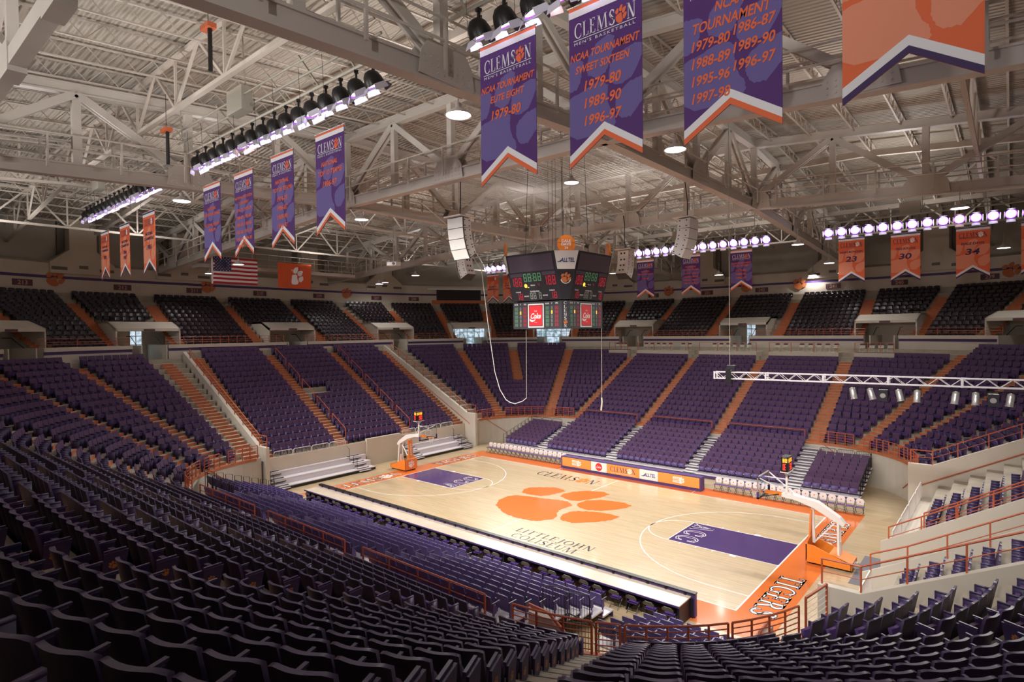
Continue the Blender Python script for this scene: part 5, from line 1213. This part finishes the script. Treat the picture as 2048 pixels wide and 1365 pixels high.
mb.boxmm((-36, -9, 17.9), (-34.4, 8, 18.25), M_STEEL); tag(mb.build('catwalk'), 'white cross catwalk with rails behind the two flags', 'catwalk', None, 'structure')
# ---------------------------------------------------------------- scoreboard
g = empty('scoreboard', (0, 0, 11.7), 0, 'large four sided hanging scoreboard over centre court', 'scoreboard')
HF = 1.92; ZL = [0, 1.72, 1.8, 4.72]; HW = [2.25, 2.25, 2.28, 3.02]     # face half width, levels, half depths
def octo(h, z): 
    o = []
    for k in range(4):
        a = k*PI/2
        for sx in (-1, 1): o.append((h*cos(a)-sx*HF*sin(a), h*sin(a)+sx*HF*cos(a), z))
    return o
mb = MB()
for (h0, z0), (h1, z1) in (((HW[0], 0), (HW[1], ZL[1])), ((HW[2], ZL[2]), (HW[3], ZL[3]))):
    v = octo(h0, z0)+octo(h1, z1); mb.add(v, [(i, (i+1) % 8, 8+(i+1) % 8, 8+i) for i in range(8)]+[tuple(range(8))[::-1], tuple(range(8, 16))], M_SCORE)
mb.box((0, 0, 1.76), (3.8, 3.8, .1), M_BLACK); mb.build('housing', g)
mb = MB()
for sx in (-1, 1):
    for sy in (-1, 1): mb.tube([(sx*1.5, sy*1.5, 4.7), (sx*1.3, sy*1.3, 12.6)], .02, M_DKMET, 4)
for k in range(6): mb.tube([(-.7+.3*k, .4*(k % 2), 4.7), (-.7+.3*k, .4*(k % 2), 12.8)], .012, M_DKMET, 4)
mb.build('hanging_cable', g)
for k in range(4):
    a = -PI/2+k*PI/2; n = Vector((cos(a), sin(a), 0)); t = Vector((-sin(a), cos(a), 0))      # face outward n, reading direction t
    lo = lambda u, v, w: tuple(n*(HW[0]+w)+t*u+Vector((0, 0, v)))
    sl = (HW[3]-HW[2])/(ZL[3]-ZL[2]); hi = lambda u, v, w: tuple(n*(HW[2]+(v-ZL[2])*sl+w)+t*u+Vector((0, 0, v)))
    mb = MB(); mb.slab([(-1.75, 3.62), (1.75, 3.62), (1.75, 4.6), (-1.75, 4.6)], hi, .01, .03, M_SCREEN); mb.build('message_screen', g)
    mb = MB(); z = .015
    for x0 in (-1.8, .78): mb.slab([(x0, 3.33), (x0+1.0, 3.33), (x0+1.0, 3.54), (x0, 3.54)], hi, .005, .015, M_SCREEN)
    digits(mb, '88:88', -.74, 3.0, .26, .5, M_LEDG, hi, z)
    digits(mb, '188', -1.82, 2.72, .24, .56, M_LEDR, hi, z); digits(mb, '188', .84, 2.72, .24, .56, M_LEDR, hi, z)
    digits(mb, '4', .32, 2.68, .13, .2, M_LEDR, hi, z); put_text(mb, 'PERIOD', -.08, 2.76, .07, M_BW, hi, z, .36, bold=.03)
    mb.poly([hi(-.66+.12*cos(q), 2.75+.12*sin(q), z) for q in np.linspace(0, 2*PI, 16, endpoint=False)], M_LEDA); put_text(mb, 'poss', -.46, 2.64, .05, M_LEDA, hi, z, bold=.03)
    for x in (-1.35, 1.35): put_text(mb, 'FOULS', x, 2.38, .08, M_BW, hi, z, .4, bold=.03)
    put_text(mb, 'PLAYER-FOUL', 0, 2.38, .08, M_BW, hi, z, .75, bold=.03)
    for x in (-.72, .78): put_text(mb, 'BONUS', x, 2.1, .08, M_BW, hi, z, .38, bold=.03); digits(mb, '1', x, 1.94, .03, .06, M_LEDR, hi, z)
    digits(mb, '18', -1.55, 1.88, .22, .4, M_LEDR, hi, z); digits(mb, '18', 1.15, 1.88, .22, .4, M_LEDR, hi, z); digits(mb, '88', -.42, 1.9, .2, .4, M_LEDDIM, hi, z); digits(mb, '8', .28, 1.9, .2, .4, M_LEDDIM, hi, z)
    mb.build('game_display', g)
    for x0, nm in ((-1.86, 'player_display'), (.66, 'player_display')):
        mb = MB()
        for (q, tx) in ((.17, 'PLYR'), (.52, 'F'), (.9, 'PTS')): put_text(mb, tx, x0+q, 1.58, .1, M_BW, lo, z, None, bold=.03)
        for r in range(5):
            yy = 1.2-r*.26; digits(mb, '88', x0+.05, yy, .1, .2, M_LEDG, lo, z); digits(mb, '8', x0+.47, yy, .1, .2, M_LEDA if r == 1 else M_LEDDIM, lo, z); digits(mb, '88', x0+.76, yy, .11, .2, M_LEDR, lo, z)
        mb.build(nm, g)
    mb = MB(); mb.slab([(-.7, .08), (.56, .08), (.56, 1.6), (-.7, 1.6)], lo, .005, .04, M_WHITE); mb.slab([(-.62, .16), (.48, .16), (.48, 1.52), (-.62, 1.52)], lo, .04, .05, M_SCORE); mb.slab([(-.58, .2), (.44, .2), (.44, 1.48), (-.58, 1.48)], lo, .05, .055, M_RED)
    put_text(mb, 'Coke', -.05, .82, .36, M_WHITE, lo, .06, .82, bold=.03, shear=.3); put_text(mb, 'Enjoy', -.06, 1.13, .1, M_WHITE, lo, .06, .22, bold=.02, shear=.2); put_text(mb, 'classic', -.06, .42, .06, M_WHITE, lo, .06, .26)
    mb.poly([lo(-.56+a, .5+b, .06) for a, b in ((0, .16), (.14, .08), (.34, .06), (.52, .14), (.4, .0), (.2, -.06), (.0, .02))], M_WHITE); mb.build('sponsor_panel', g)
    # chamfered corner to the right of this face
    c0l = n*HW[0]+t*HF; n2 = Vector((cos(a+PI/2), sin(a+PI/2), 0)); 
    def cor(u, v, w, n=n, t=t):
        if v <= ZL[1]: h = HW[0]
        else: h = HW[2]+(v-ZL[2])*sl
        p = n*h+t*HF; q = t*h+n*HF; m_ = (p+q)/2; d = (q-p).normalized(); o = (n+t).normalized()
        return tuple(m_+d*u+o*w+Vector((0, 0, v)))
    def tri(v): return ((HW[2]+(v-ZL[2])*sl)-HF)/math.sqrt(2)
    mb = MB(); e0, e1 = tri(3.62)*.92, tri(4.72)*.96
    mb.poly([cor(-e0, 3.62, .04), cor(e0, 3.62, .04), cor(e1, 4.72, .04), cor(-e1, 4.72, .04)], M_WHITE)
    for p, q in (((-e0, 3.62), (-e1, 4.72)), ((e0, 3.62), (e1, 4.72))): mb.quad(cor(p[0], p[1], 0), cor(q[0], q[1], 0), cor(q[0], q[1], .04), cor(p[0], p[1], .04), M_WHITE)
    ad_all(mb, 0, 4.16, cor, .92, .045); mb.build('corner_ad_panel', g)
    mb = MB(); paw_on(mb, 0, 3.12, .62, M_PAWW, cor, .012, fine=False)
    mb.poly([cor(.34*cos(q), 3.1+.36*sin(q), .012) for q in np.linspace(PI*1.1, PI*1.9, 10)]+[cor(.28*cos(q), 3.08+.3*sin(q), .012) for q in np.linspace(PI*1.9, PI*1.1, 10)], M_WHITE); mb.build('corner_emblem', g)
    mb = MB()
    for i, c_ in enumerate('CLEMS@N'):
        if c_ == '@': paw_on(mb, 0, 1.58-i*.235, .25, M_PAWW, cor, .012)
        else: serif(mb, c_, -.1, 1.49-i*.235, .19, M_WHITE, cor, .012, width=.2)
    mb.build('corner_lettering', g)
    # basketball disc standing on the corner
    o_ = (n+t).normalized(); d_ = (t-n).normalized(); base = (n+t)*((HW[3]+HF)/2)*1.0
    B_ = lambda u, v, w: tuple(base+d_*u+o_*w+Vector((0, 0, 5.1+v)))
    mb = MB(); mb.slab([(.56*cos(q), .56*sin(q)) for q in np.linspace(0, 2*PI, 32, endpoint=False)], B_, -.12, 0, M_ORGY)
    for txt, v in (('DALE', .2), ('DAVIS', .0), ('34', -.22)): put_text(mb, txt, 0, v, .17, M_BW, B_, .006, None, bold=.02)
    for pts in ([(-.55, .1), (0, .02), (.55, .1)], [(-.4, .4), (-.3, 0), (-.4, -.4)], [(.4, .4), (.3, 0), (.4, -.4)]):
        for p, q in zip(pts, pts[1:]): mb.poly([B_(p[0], p[1], .003), B_(q[0], q[1], .003), B_(q[0], q[1]+.015, .003), B_(p[0]+.012, p[1]+.015, .003)], M_DKMET)
    mb.build('basketball_disc', g)
# ropes and cables below
def cable(pts, r, m, name, label, cat='cable'):
    mb = MB(); mb.tube(pts, r, m, 5); return tag(mb.build(name), label, cat)
cable([(-1.1, -2.0, 11.7), (-1.14, -2.0, 7.24)], .018, M_GREY, 'hanging_cord', 'straight cord hanging below the left of the scoreboard')
cable([(2.37, 1.6, 11.7), (2.36, 1.6, 9.0), (2.34, 1.6, 7.1)], .018, M_GREY, 'hanging_cord', 'straight cord hanging below the right of the scoreboard')
cable([(-1.14, -2, 7.2), (-1.49, -2, 6.96), (-2.13, -2, 6.75), (-2.55, -2, 6.8), (-2.92, -2, 6.96), (-3.45, -2, 7.61), (-3.89, -2, 8.78), (-4.23, -2, 10.66), (-4.52, -2, 12.38), (-4.82, -2, 14.46), (-5.03, -2, 15.86), (-5.4, -4, 18.2), (-5.6, -9.0, 20.9)], .024, M_WHITE, 'slack_rope', 'pale slack rope looping down from the roof left of the scoreboard', 'rope')
mb = MB(); mb.tube([(2.34, 1.6, 7.1), (2.36, 1.6, 6.8), (2.27, 1.62, 6.25)], .05, M_CREAM, 6); tag(mb.build('rope_coil'), 'small knotted rope end hanging from the right cord', 'rope')
# ---------------------------------------------------------------- line array loudspeakers
def speaker(x, y, a, label):
    g = empty('line_array_speaker', (x, y, 17.85), a, label, 'loudspeaker', 'hanging line array speakers')   # local -y is the front
    mb = MB(); mb.boxmm((-.62, -.62, -.06), (.62, .62, .0), M_SPK); mb.boxmm((-.2, -.2, 0), (.2, .2, .1), M_DKMET); mb.build('flying_frame', g)
    z = -.12; yy = -.4; ang = 0
    for i, da in enumerate((2, 6, 8, 12)):
        ang += math.radians(da); M = Matrix.Translation((0, yy, z)) @ Matrix.Rotation(ang, 4, 'X')
        mb = MB(); mp = lambda u, v, w: M @ Vector((u, v, w))
        v = [M @ Vector(p) for p in ((-.58, 0, 0), (.58, 0, 0), (.45, .78, -.03), (-.45, .78, -.03), (-.58, 0, -.54), (.58, 0, -.54), (.45, .78, -.51), (-.45, .78, -.51))]
        mb.add(v, [(0, 1, 2, 3), (4, 7, 6, 5), (0, 4, 5, 1), (1, 5, 6, 2), (2, 6, 7, 3), (3, 7, 4, 0)], M_SPK)
        for q in ((.2, .12), (.2, .42), (.62, .12), (.62, .42)):
            for sx in (-1, 1): mb.box(M @ Vector((sx*(.58-.13*q[0]/.78+.005), q[0], -q[1])), (.03, .07, .05), M_SPKD, 0)
        for sx in (-.14, .14): mb.box(M @ Vector((sx, .785, -.24)), (.13, .02, .13), M_SPKD)
        b = mb.build('cabinet', g)
        mb = MB(); vv = [M @ Vector(p) for p in ((-.56, .01, -.545), (.56, .01, -.545), (.44, .76, -.515), (-.44, .76, -.515), (-.56, .01, -.58), (.56, .01, -.58), (.44, .76, -.545), (-.44, .76, -.545))]
        mb.add(vv, [(0, 1, 2, 3), (4, 7, 6, 5), (0, 4, 5, 1), (1, 5, 6, 2), (2, 6, 7, 3), (3, 7, 4, 0)], M_SPKD); mb.build('gap_strip', b)
        mb = MB(); mb.add([M @ Vector(p) for p in ((.585, .02, -.01), (.585, .1, -.01), (.58, .1, -.53), (.585, .02, -.53))], [(0, 1, 2, 3)], M_SPKD); mb.build('side_strip', b)
        e = M @ Vector((0, 0, -.575)); yy, z = e.y, e.z
    mb = MB(); mb.tube([(0, .0, .0), (.05, .02, 1.0), (-.02, .1, 1.9), (.05, .2, 2.6)], .03, M_BLACK, 5); mb.build('cable', g)
speaker(0, -9.0, 0, 'white line array speaker stack nearest the camera, left of the scoreboard'); speaker(9.05, 0, PI/2, 'white line array speaker stack high on the right of the scoreboard'); speaker(0, 9.05, PI, 'white line array speaker stack seen from behind, right of the scoreboard'); speaker(-8.9, .2, -PI/2, 'white line array speaker stack seen from behind under the left one')
# ---------------------------------------------------------------- basketball hoops
def hoop(sx, label):
    g = empty('basketball_hoop', (sx*15.4, 0, 0), 0 if sx < 0 else PI, label, 'basketball hoop')       # local +x points to the court
    XF = 15.4-13.105                        # backboard plane
    mb = MB(); pr = [(-1.85, .1), (.12, .1), (.12, .95), (-.2, .95), (-1.6, .45), (-1.85, .42)]
    for e in (-.62, .58): mb.slab(pr, lambda u, v, w: (u, w, v), e, e+.05, M_ORGY)
    mb.boxmm((.07, -.62, .1), (.14, .63, .95), M_PAD); mb.boxmm((-1.87, -.62, .1), (-1.82, .63, .42), M_ORGY); mb.boxmm((-1.85, -.6, .1), (.1, .6, .2), M_BLACK)
    mb.quad((-.9, -.6, .7), (-.9, .6, .7), (-1.84, .6, .42), (-1.84, -.6, .42), M_ORGY)
    mb.build('base', g)
    mb = MB(); Q = lambda u, v, w: (.141+w, u, v); paw_on(mb, 0, .55, .62, M_WHITE, Q, .004); mb.build('base_emblem', g)
    mb = MB(); mb.boxmm((-1.8, -.55, 0), (-1.6, -.4, .12), M_BLACK); mb.boxmm((-1.8, .4, 0), (-1.6, .55, .12), M_BLACK); mb.boxmm((-.2, -.55, 0), (0, -.4, .12), M_BLACK); mb.boxmm((-.2, .4, 0), (0, .55, .12), M_BLACK)
    mb.lathe([(.0, -.08), (.16, -.08), (.16, .08), (0, .08)], M_CHROME, 12, Matrix.Translation((-1.98, .2, .28)) @ Matrix.Rotation(PI/2, 4, 'X')); mb.build('wheel', g)
    mb = MB(); mb.slab([(.02, .95), (.1, .95), (.02, 2.55), (-.06, 2.55)], lambda u, v, w: (u, w, v), -.22, .22, M_PAD)
    put_text(mb, 'TIGERS', 0, 0, .18, M_WHITE, lambda u, v, w: (.105-(1.75+u-.95)*.05+.012, v, 1.75+u), 0, 1.0, bold=.02); mb.slab([(.1, .95), (.14, .95), (-.02, 1.3), (-.04, 1.3)], lambda u, v, w: (u, w, v), -.4, .4, M_PAD); mb.build('front_pad', g)
    mb = MB(); mb.beam((-.12, -.0, .9), (-.05, 0, 2.65), .12, .12, M_WHITE); mb.build('front_mast', g)
    mb = MB()
    for e in (-.12, .12): mb.beam((-1.25, e*2.2, .5), (-1.2, e, 2.35), .1, .1, M_WHITE)
    mb.beam((-.15, 0, .95), (-1.15, 0, 2.2), .06, .06, M_WHITE); mb.tube([(-1.25, .0, .5), (-1.22, 0, 1.2)], .09, M_WHITE, 8); mb.build('rear_mast', g)
    mb = MB(); pr = [(-1.5, 2.12), (-1.28, 2.38), (-.3, 2.98), (.7, 3.12), (1.35, 3.16), (1.35, 2.96), (.7, 2.9), (-.12, 2.66), (-1.2, 2.1), (-1.42, 1.98)]
    mb.slab(pr, lambda u, v, w: (u, w, v), -.19, .19, M_WHITE); mb.build('boom_arm', g)
    mb = MB(); mb.boxmm((1.35, -.1, 2.98), (XF-.1, .1, 3.14), M_ORGY); mb.build('arm_pad', g)
    mb = MB()
    for e in (-1, 1):
        mb.beam((XF-.06, e*.8, 3.9), (.75, e*.1, 3.1), .045, .045, M_WHITE); mb.beam((XF-.06, e*.75, 2.95), (1.5, e*.08, 3.05), .04, .04, M_DKMET)
    mb.beam((1.15, 0, 3.1), (1.15, 0, 4.25), .09, .09, M_WHITE); mb.beam((XF-.06, 0, 3.85), (1.15, 0, 3.85), .04, .04, M_WHITE); mb.build('board_brace', g)
    b = MB(); b.boxmm((XF-.012, -.91, 2.9), (XF+.012, .91, 3.97), M_GLASS); bo = b.build('backboard', g)
    mb = MB()
    for a_, c_ in (((-.93, 2.88), (.93, 2.93)), ((-.93, 3.94), (.93, 3.99)), ((-.93, 2.88), (-.88, 3.99)), ((.88, 2.88), (.93, 3.99))): mb.boxmm((XF-.03, a_[0], a_[1]), (XF+.03, c_[0], c_[1]), M_CHROME)
    for a_, c_ in (((-.3, 3.13), (.3, 3.17)), ((-.3, 3.55), (.3, 3.59)), ((-.3, 3.13), (-.26, 3.59)), ((.26, 3.13), (.3, 3.59))): mb.boxmm((XF+.013, a_[0], a_[1]), (XF+.018, c_[0], c_[1]), M_WHITE)
    mb.build('board_frame', bo)
    mb = MB(); mb.boxmm((XF-.05, -.94, 2.84), (XF+.05, .94, 2.92), M_BLACK)
    for e in (-1, 1): mb.boxmm((XF-.05, e*.91-.03, 2.84), (XF+.05, e*.91+.03, 3.2), M_PUR)
    mb.build('edge_padding', bo)
    mb = MB(); cx = XF+.38; mb.tube([(cx+.23*cos(q), .23*sin(q), 3.05) for q in np.linspace(0, 2*PI, 24, endpoint=False)], .012, M_ORGY, 6, True); mb.boxmm((XF, -.08, 3.0), (XF+.16, .08, 3.06), M_ORGY); ro = mb.build('rim', g)
    mb = MB()
    for i in range(12):
        for sg in (-1, 1):
            P_ = []
            for k in range(5):
                q = 2*PI*(i+sg*k*.5)/12; r_ = .225-.1*min(1, k/3); P_.append((cx+r_*cos(q), r_*sin(q), 3.04-.1*k))
            mb.tube(P_, .005, M_WHITE, 3, cap=False)
    mb.build('net', ro)
    mb = MB(); mb.boxmm((.95, -.42, 4.25), (1.35, .42, 4.29), M_WHITE)
    for e in (-1, 1): mb.beam((1.15, 0, 4.0), (1.15, e*.35, 4.25), .03, .03, M_WHITE)
    mb.build('clock_stand', g)
    s = MB(); s.boxmm((.98, -.37, 4.29), (1.32, .37, 5.05), M_BLACK); so = s.build('shot_clock', g)
    mb = MB()
    for mp in ((lambda u, v, w: (1.325+w, u, v)), (lambda u, v, w: (.975-w, -u, v)), (lambda u, v, w: (1.15+u*.4, .375+w, v)), (lambda u, v, w: (1.15-u*.4, -.375-w, v))):
        digits(mb, '88:88', -.31, 4.77, .1, .19, M_LEDA, mp, .0); digits(mb, '30', -.14, 4.38, .15, .32, M_LEDRR, mp, .0)
        mb.poly([mp(a_, c_, 0) for a_, c_ in ((-.25, 4.99), (.25, 4.99), (.25, 5.015), (-.25, 5.015))], M_LEDDIM)
    mb.build('clock_digits', so)
    return g
hoop(-1, 'far basketball hoop with a shot clock in front of the end bleachers'); hoop(1, 'near basketball hoop with a long white arm at the right')
# ---------------------------------------------------------------- aluminium lighting truss at right
y0, zt_, xa, xb = -1.0, 9.12, 11.0, 27.0
g = empty('lighting_truss', (19, y0, zt_), 0, 'horizontal silver lighting truss hanging at the right', 'lighting truss'); inv = Matrix.Translation(-Vector(g.location))
mb = MB(); hh = .17
zl = lambda x: zt_+(x-11)*.008
for e in (-hh, hh):
    for q in (-hh, hh): mb.tube([(xa, y0+e, zl(xa)+q), (xb, y0+e, zl(xb)+q)], .028, M_ALU, 6)
mb.build('chord', g).matrix_parent_inverse = inv
n = 40; px_ = np.linspace(xa, xb, n+1)
for e in (-hh, hh):
    mb = MB()
    for i in range(n):
        q = hh if i % 2 else -hh; mb.tube([(px_[i], y0+e, zl(px_[i])-q), (px_[i+1], y0+e, zl(px_[i+1])+q)], .015, M_ALU, 5)
    mb.build('lacing', g).matrix_parent_inverse = inv
for X in np.arange(xa, xb+.1, 2.6):
    mb = MB(); mb.boxmm((X-.04, y0-hh-.03, zl(X)-hh-.03), (X+.04, y0-hh, zl(X)+hh+.03), M_ALU); mb.boxmm((X-.04, y0+hh, zl(X)-hh-.03), (X+.04, y0+hh+.03, zl(X)+hh+.03), M_ALU); mb.build('joint_plate', g).matrix_parent_inverse = inv
g = empty('chain_hoist', (11.75, y0, 9.3), 0, 'black chain hoist holding up the left end of the lighting truss', 'hoist')
mb = MB(); mb.box((0, -.08, -.25), (.28, .3, .7), M_BLACK); mb.box((.12, -.1, .25), (.4, .25, .22), M_DKMET); mb.build('motor', g)
mb = MB(); mb.tube([(0, 0, .3), (0, 0, 14.6)], .014, M_GREY, 4); mb.build('chain', g)
mb = MB(); mb.tube([(-.02+.16*cos(q), -.16, .22+.12*sin(q)) for q in np.linspace(0, 2*PI, 14, endpoint=False)], .02, M_BLACK, 5, True); mb.build('cable_loop', g)
def par_can():
    g = empty('par_can'); M = Matrix.Rotation(math.radians(200), 4, 'X')
    mb = MB(); mb.tube([(-.16, 0, -.22), (-.16, 0, 0), (.16, 0, 0), (.16, 0, -.22)], .014, M_BLACK, 4); mb.build('yoke', g)
    mb = MB(); M = Matrix.Translation((0, 0, -.2)) @ Matrix.Rotation(math.radians(172), 4, 'X'); mb.lathe([(.06, -.2), (.12, -.16), (.135, .0), (.13, .3), (.15, .32), (.15, .34)], M_CHROME, 14, M); mb.build('can', g, True)
    mb = MB(); mb.lathe([(.0, .33), (.13, .33)], M_BLACK, 12, M, False); mb.build('lens', g); return g
pc = par_can(); CH = kids()
for i, (X, ry) in enumerate(((17.35, -.25), (18.05, -.3), (19.15, -.2), (19.85, 0), (21.2, .12), (21.85, .05), (22.95, .1), (23.6, .1))):
    o = pc if i == 0 else copy_tree(pc, CH); o.location = (X, y0, zl(X)-.375); o.rotation_euler = (0, ry, .2*((i % 3)-1)); tag(o, 'silver stage lamp under the lighting truss, %s from the left' % ORD(i+1), 'stage lamp', 'stage lamps under the truss')
for i, (X, m) in enumerate(((18.6, M_DKMET), (22.4, M_DKMET))):
    g = empty('dimmer_box', (X, y0, zl(X)-.68), 0, 'dark box speaker between the %s group of stage lamps' % ('left', 'right')[i], 'box')
    mb = MB(); mb.box((0, 0, 0), (.34, .3, .5), m); mb.build('case', g); mb = MB(); mb.lathe([(.0, 0), (.1, 0), (.11, .01)], M_CHROME, 12, Matrix.Translation((0, -.16, 0)) @ Matrix.Rotation(PI/2, 4, 'X')); mb.build('front_ring', g)
    mb = MB(); mb.tube([(-.2, 0, -.1), (-.2, 0, .3), (.2, 0, .3), (.2, 0, -.1)], .014, M_BLACK, 4); mb.build('bracket', g)
for i, (xa_, xb_) in enumerate(((17.1, 20.0), (20.95, 23.85))):
    mb = MB(); mb.tube([(xa_, y0, zl(xa_)-.33), (xb_, y0, zl(xb_)-.33)], .02, M_BLACK, 5)
    for X in (xa_+.1, xb_-.1): mb.tube([(X, y0, zl(X)-.33), (X, y0, zl(X)-.2)], .014, M_BLACK, 4)
    tag(mb.build('lamp_bar'), 'black lamp bar clamped below the truss, %s one' % ('left', 'right')[i], 'lamp bar')
# ---------------------------------------------------------------- hoists and projectors in the roof
for (x, y, z, w_) in ((2.2, -23, 22.0, 'left of the near floodlights'), (-5.4, -21.7, 20.6, 'above the near left floodlights')):
    g = empty('roof_hoist', (x, y, z), 0, 'orange roof hoist with a black hanging tube '+w_, 'hoist')
    mb = MB(); mb.box((0, 0, 0), (.6, .3, .16), M_RAIL); mb.build('body', g); mb = MB(); mb.tube([(.12, 0, -.1), (.12, 0, -1.5)], .075, M_BLACK, 8); mb.build('chain_bag', g); mb = MB(); mb.tube([(0, 0, 0), (0, 0, 1.6)], .012, M_DKMET, 4); mb.build('wire', g)
g = empty('projector', (-11.5, -4.5, 16.6), .3, 'white projector hanging right of the paw flag', 'projector')
mb = MB(); mb.box((0, 0, 0), (.8, .6, .25), M_WHITE); mb.build('case', g); mb = MB(); mb.lathe([(.1, 0), (.1, .06), (0, .06)], M_BLACK, 12, Matrix.Translation((.2, -.3, 0)) @ Matrix.Rotation(PI/2, 4, 'X')); mb.build('lens', g); mb = MB(); mb.tube([(0, 0, .1), (0, 0, 2.8)], .03, M_GREY, 6); mb.build('mount_pole', g)
# entrance gate and sloping stair wall at the bottom right corner
mb = MB(); mb.slab([(-15.9, 0), (-13.3, 0), (-13.3, 2.6), (-14.2, 2.6), (-15.9, 1.3)], lambda u, v, w: (w, u, v), 17.25, 17.5, M_WALL); struct(mb, 'wall_stair', 'low sloping concrete wall of the corner stair at the bottom right', 'wall')
mb = MB(); mb.tube([(17.4, -16.2, 1.2), (17.4, -14.2, 2.75), (17.4, -13.2, 2.75)], .05, M_RAIL, 6); tag(mb.build('wall_handrail'), 'thick orange handrail on the sloping corner stair wall', 'handrail')
g = empty('gate', (18.38, -13.2, 2.56), 0, 'orange framed gate with white bars at the bottom right corner', 'gate')
mb = MB()
for p, q in (((0, 0, 0), (0, 0, 1.1)), ((.25, 1.4, 0), (.25, 1.4, 1.1)), ((0, 0, 1.1), (.25, 1.4, 1.1)), ((0, 0, .1), (.25, 1.4, .1))): mb.beam(p, q, .06, .06, M_RAIL)
mb.build('frame', g); mb = MB()
for k in range(5): mb.tube([(0, 0, .25+k*.17), (.25, 1.4, .25+k*.17)], .012, M_WHITE, 4)
mb.build('bar', g)
mb = MB(); mb.slab([(12.05, 0), (13.6, 0), (13.6, 2.7), (12.9, 3.25), (12.05, 3.25)], lambda u, v, w: (u, w, v), -18.28, -18.12, M_WALL); struct(mb, 'wall_stair_left', 'short white wall piece beside the bottom stair gap', 'wall')
mb = MB(); mb.tube([(12.0, -18.2, 3.42), (12.75, -18.2, 3.38), (13.65, -18.2, 2.75)], .05, M_RAIL, 6); tag(mb.build('wall_handrail'), 'bright orange handrail on the short white wall by the bottom stair gap', 'handrail')
for i, (y, z) in enumerate(((-.4, .35), (6.5, .4))):
    pass
# white barred fence at the foot of the right end seats
for i, (ya, yb) in enumerate(((-10.6, -8.4), (-8.3, -6.1), (-.9, 1.8), (1.9, 4.6), (4.7, 7.4), (7.5, 10.3))):
    mb = MB(); bar_panel(mb, (18.9, ya, 1.35), (18.9, yb, 1.35), 1.0, M_WHITE, 12, .03); tag(mb.build('fence_panel'), 'white barred fence panel at the foot of the right end seats, %s from the front' % ORD(i+1), 'fence', 'right end fence panels')
mb = MB(); mb.boxmm((18.5, -10.7, 0), (19.75, -5.5, 1.35), M_WALL); struct(mb, 'wall_right_foot_near', 'white front wall below the right end seats, in front of the tunnel', 'wall')
mb = MB(); mb.boxmm((18.5, -1.0, 0), (19.75, 10.7, 1.35), M_WALL); struct(mb, 'wall_right_foot', 'white front wall below the right end seats, beyond the tunnel', 'wall')
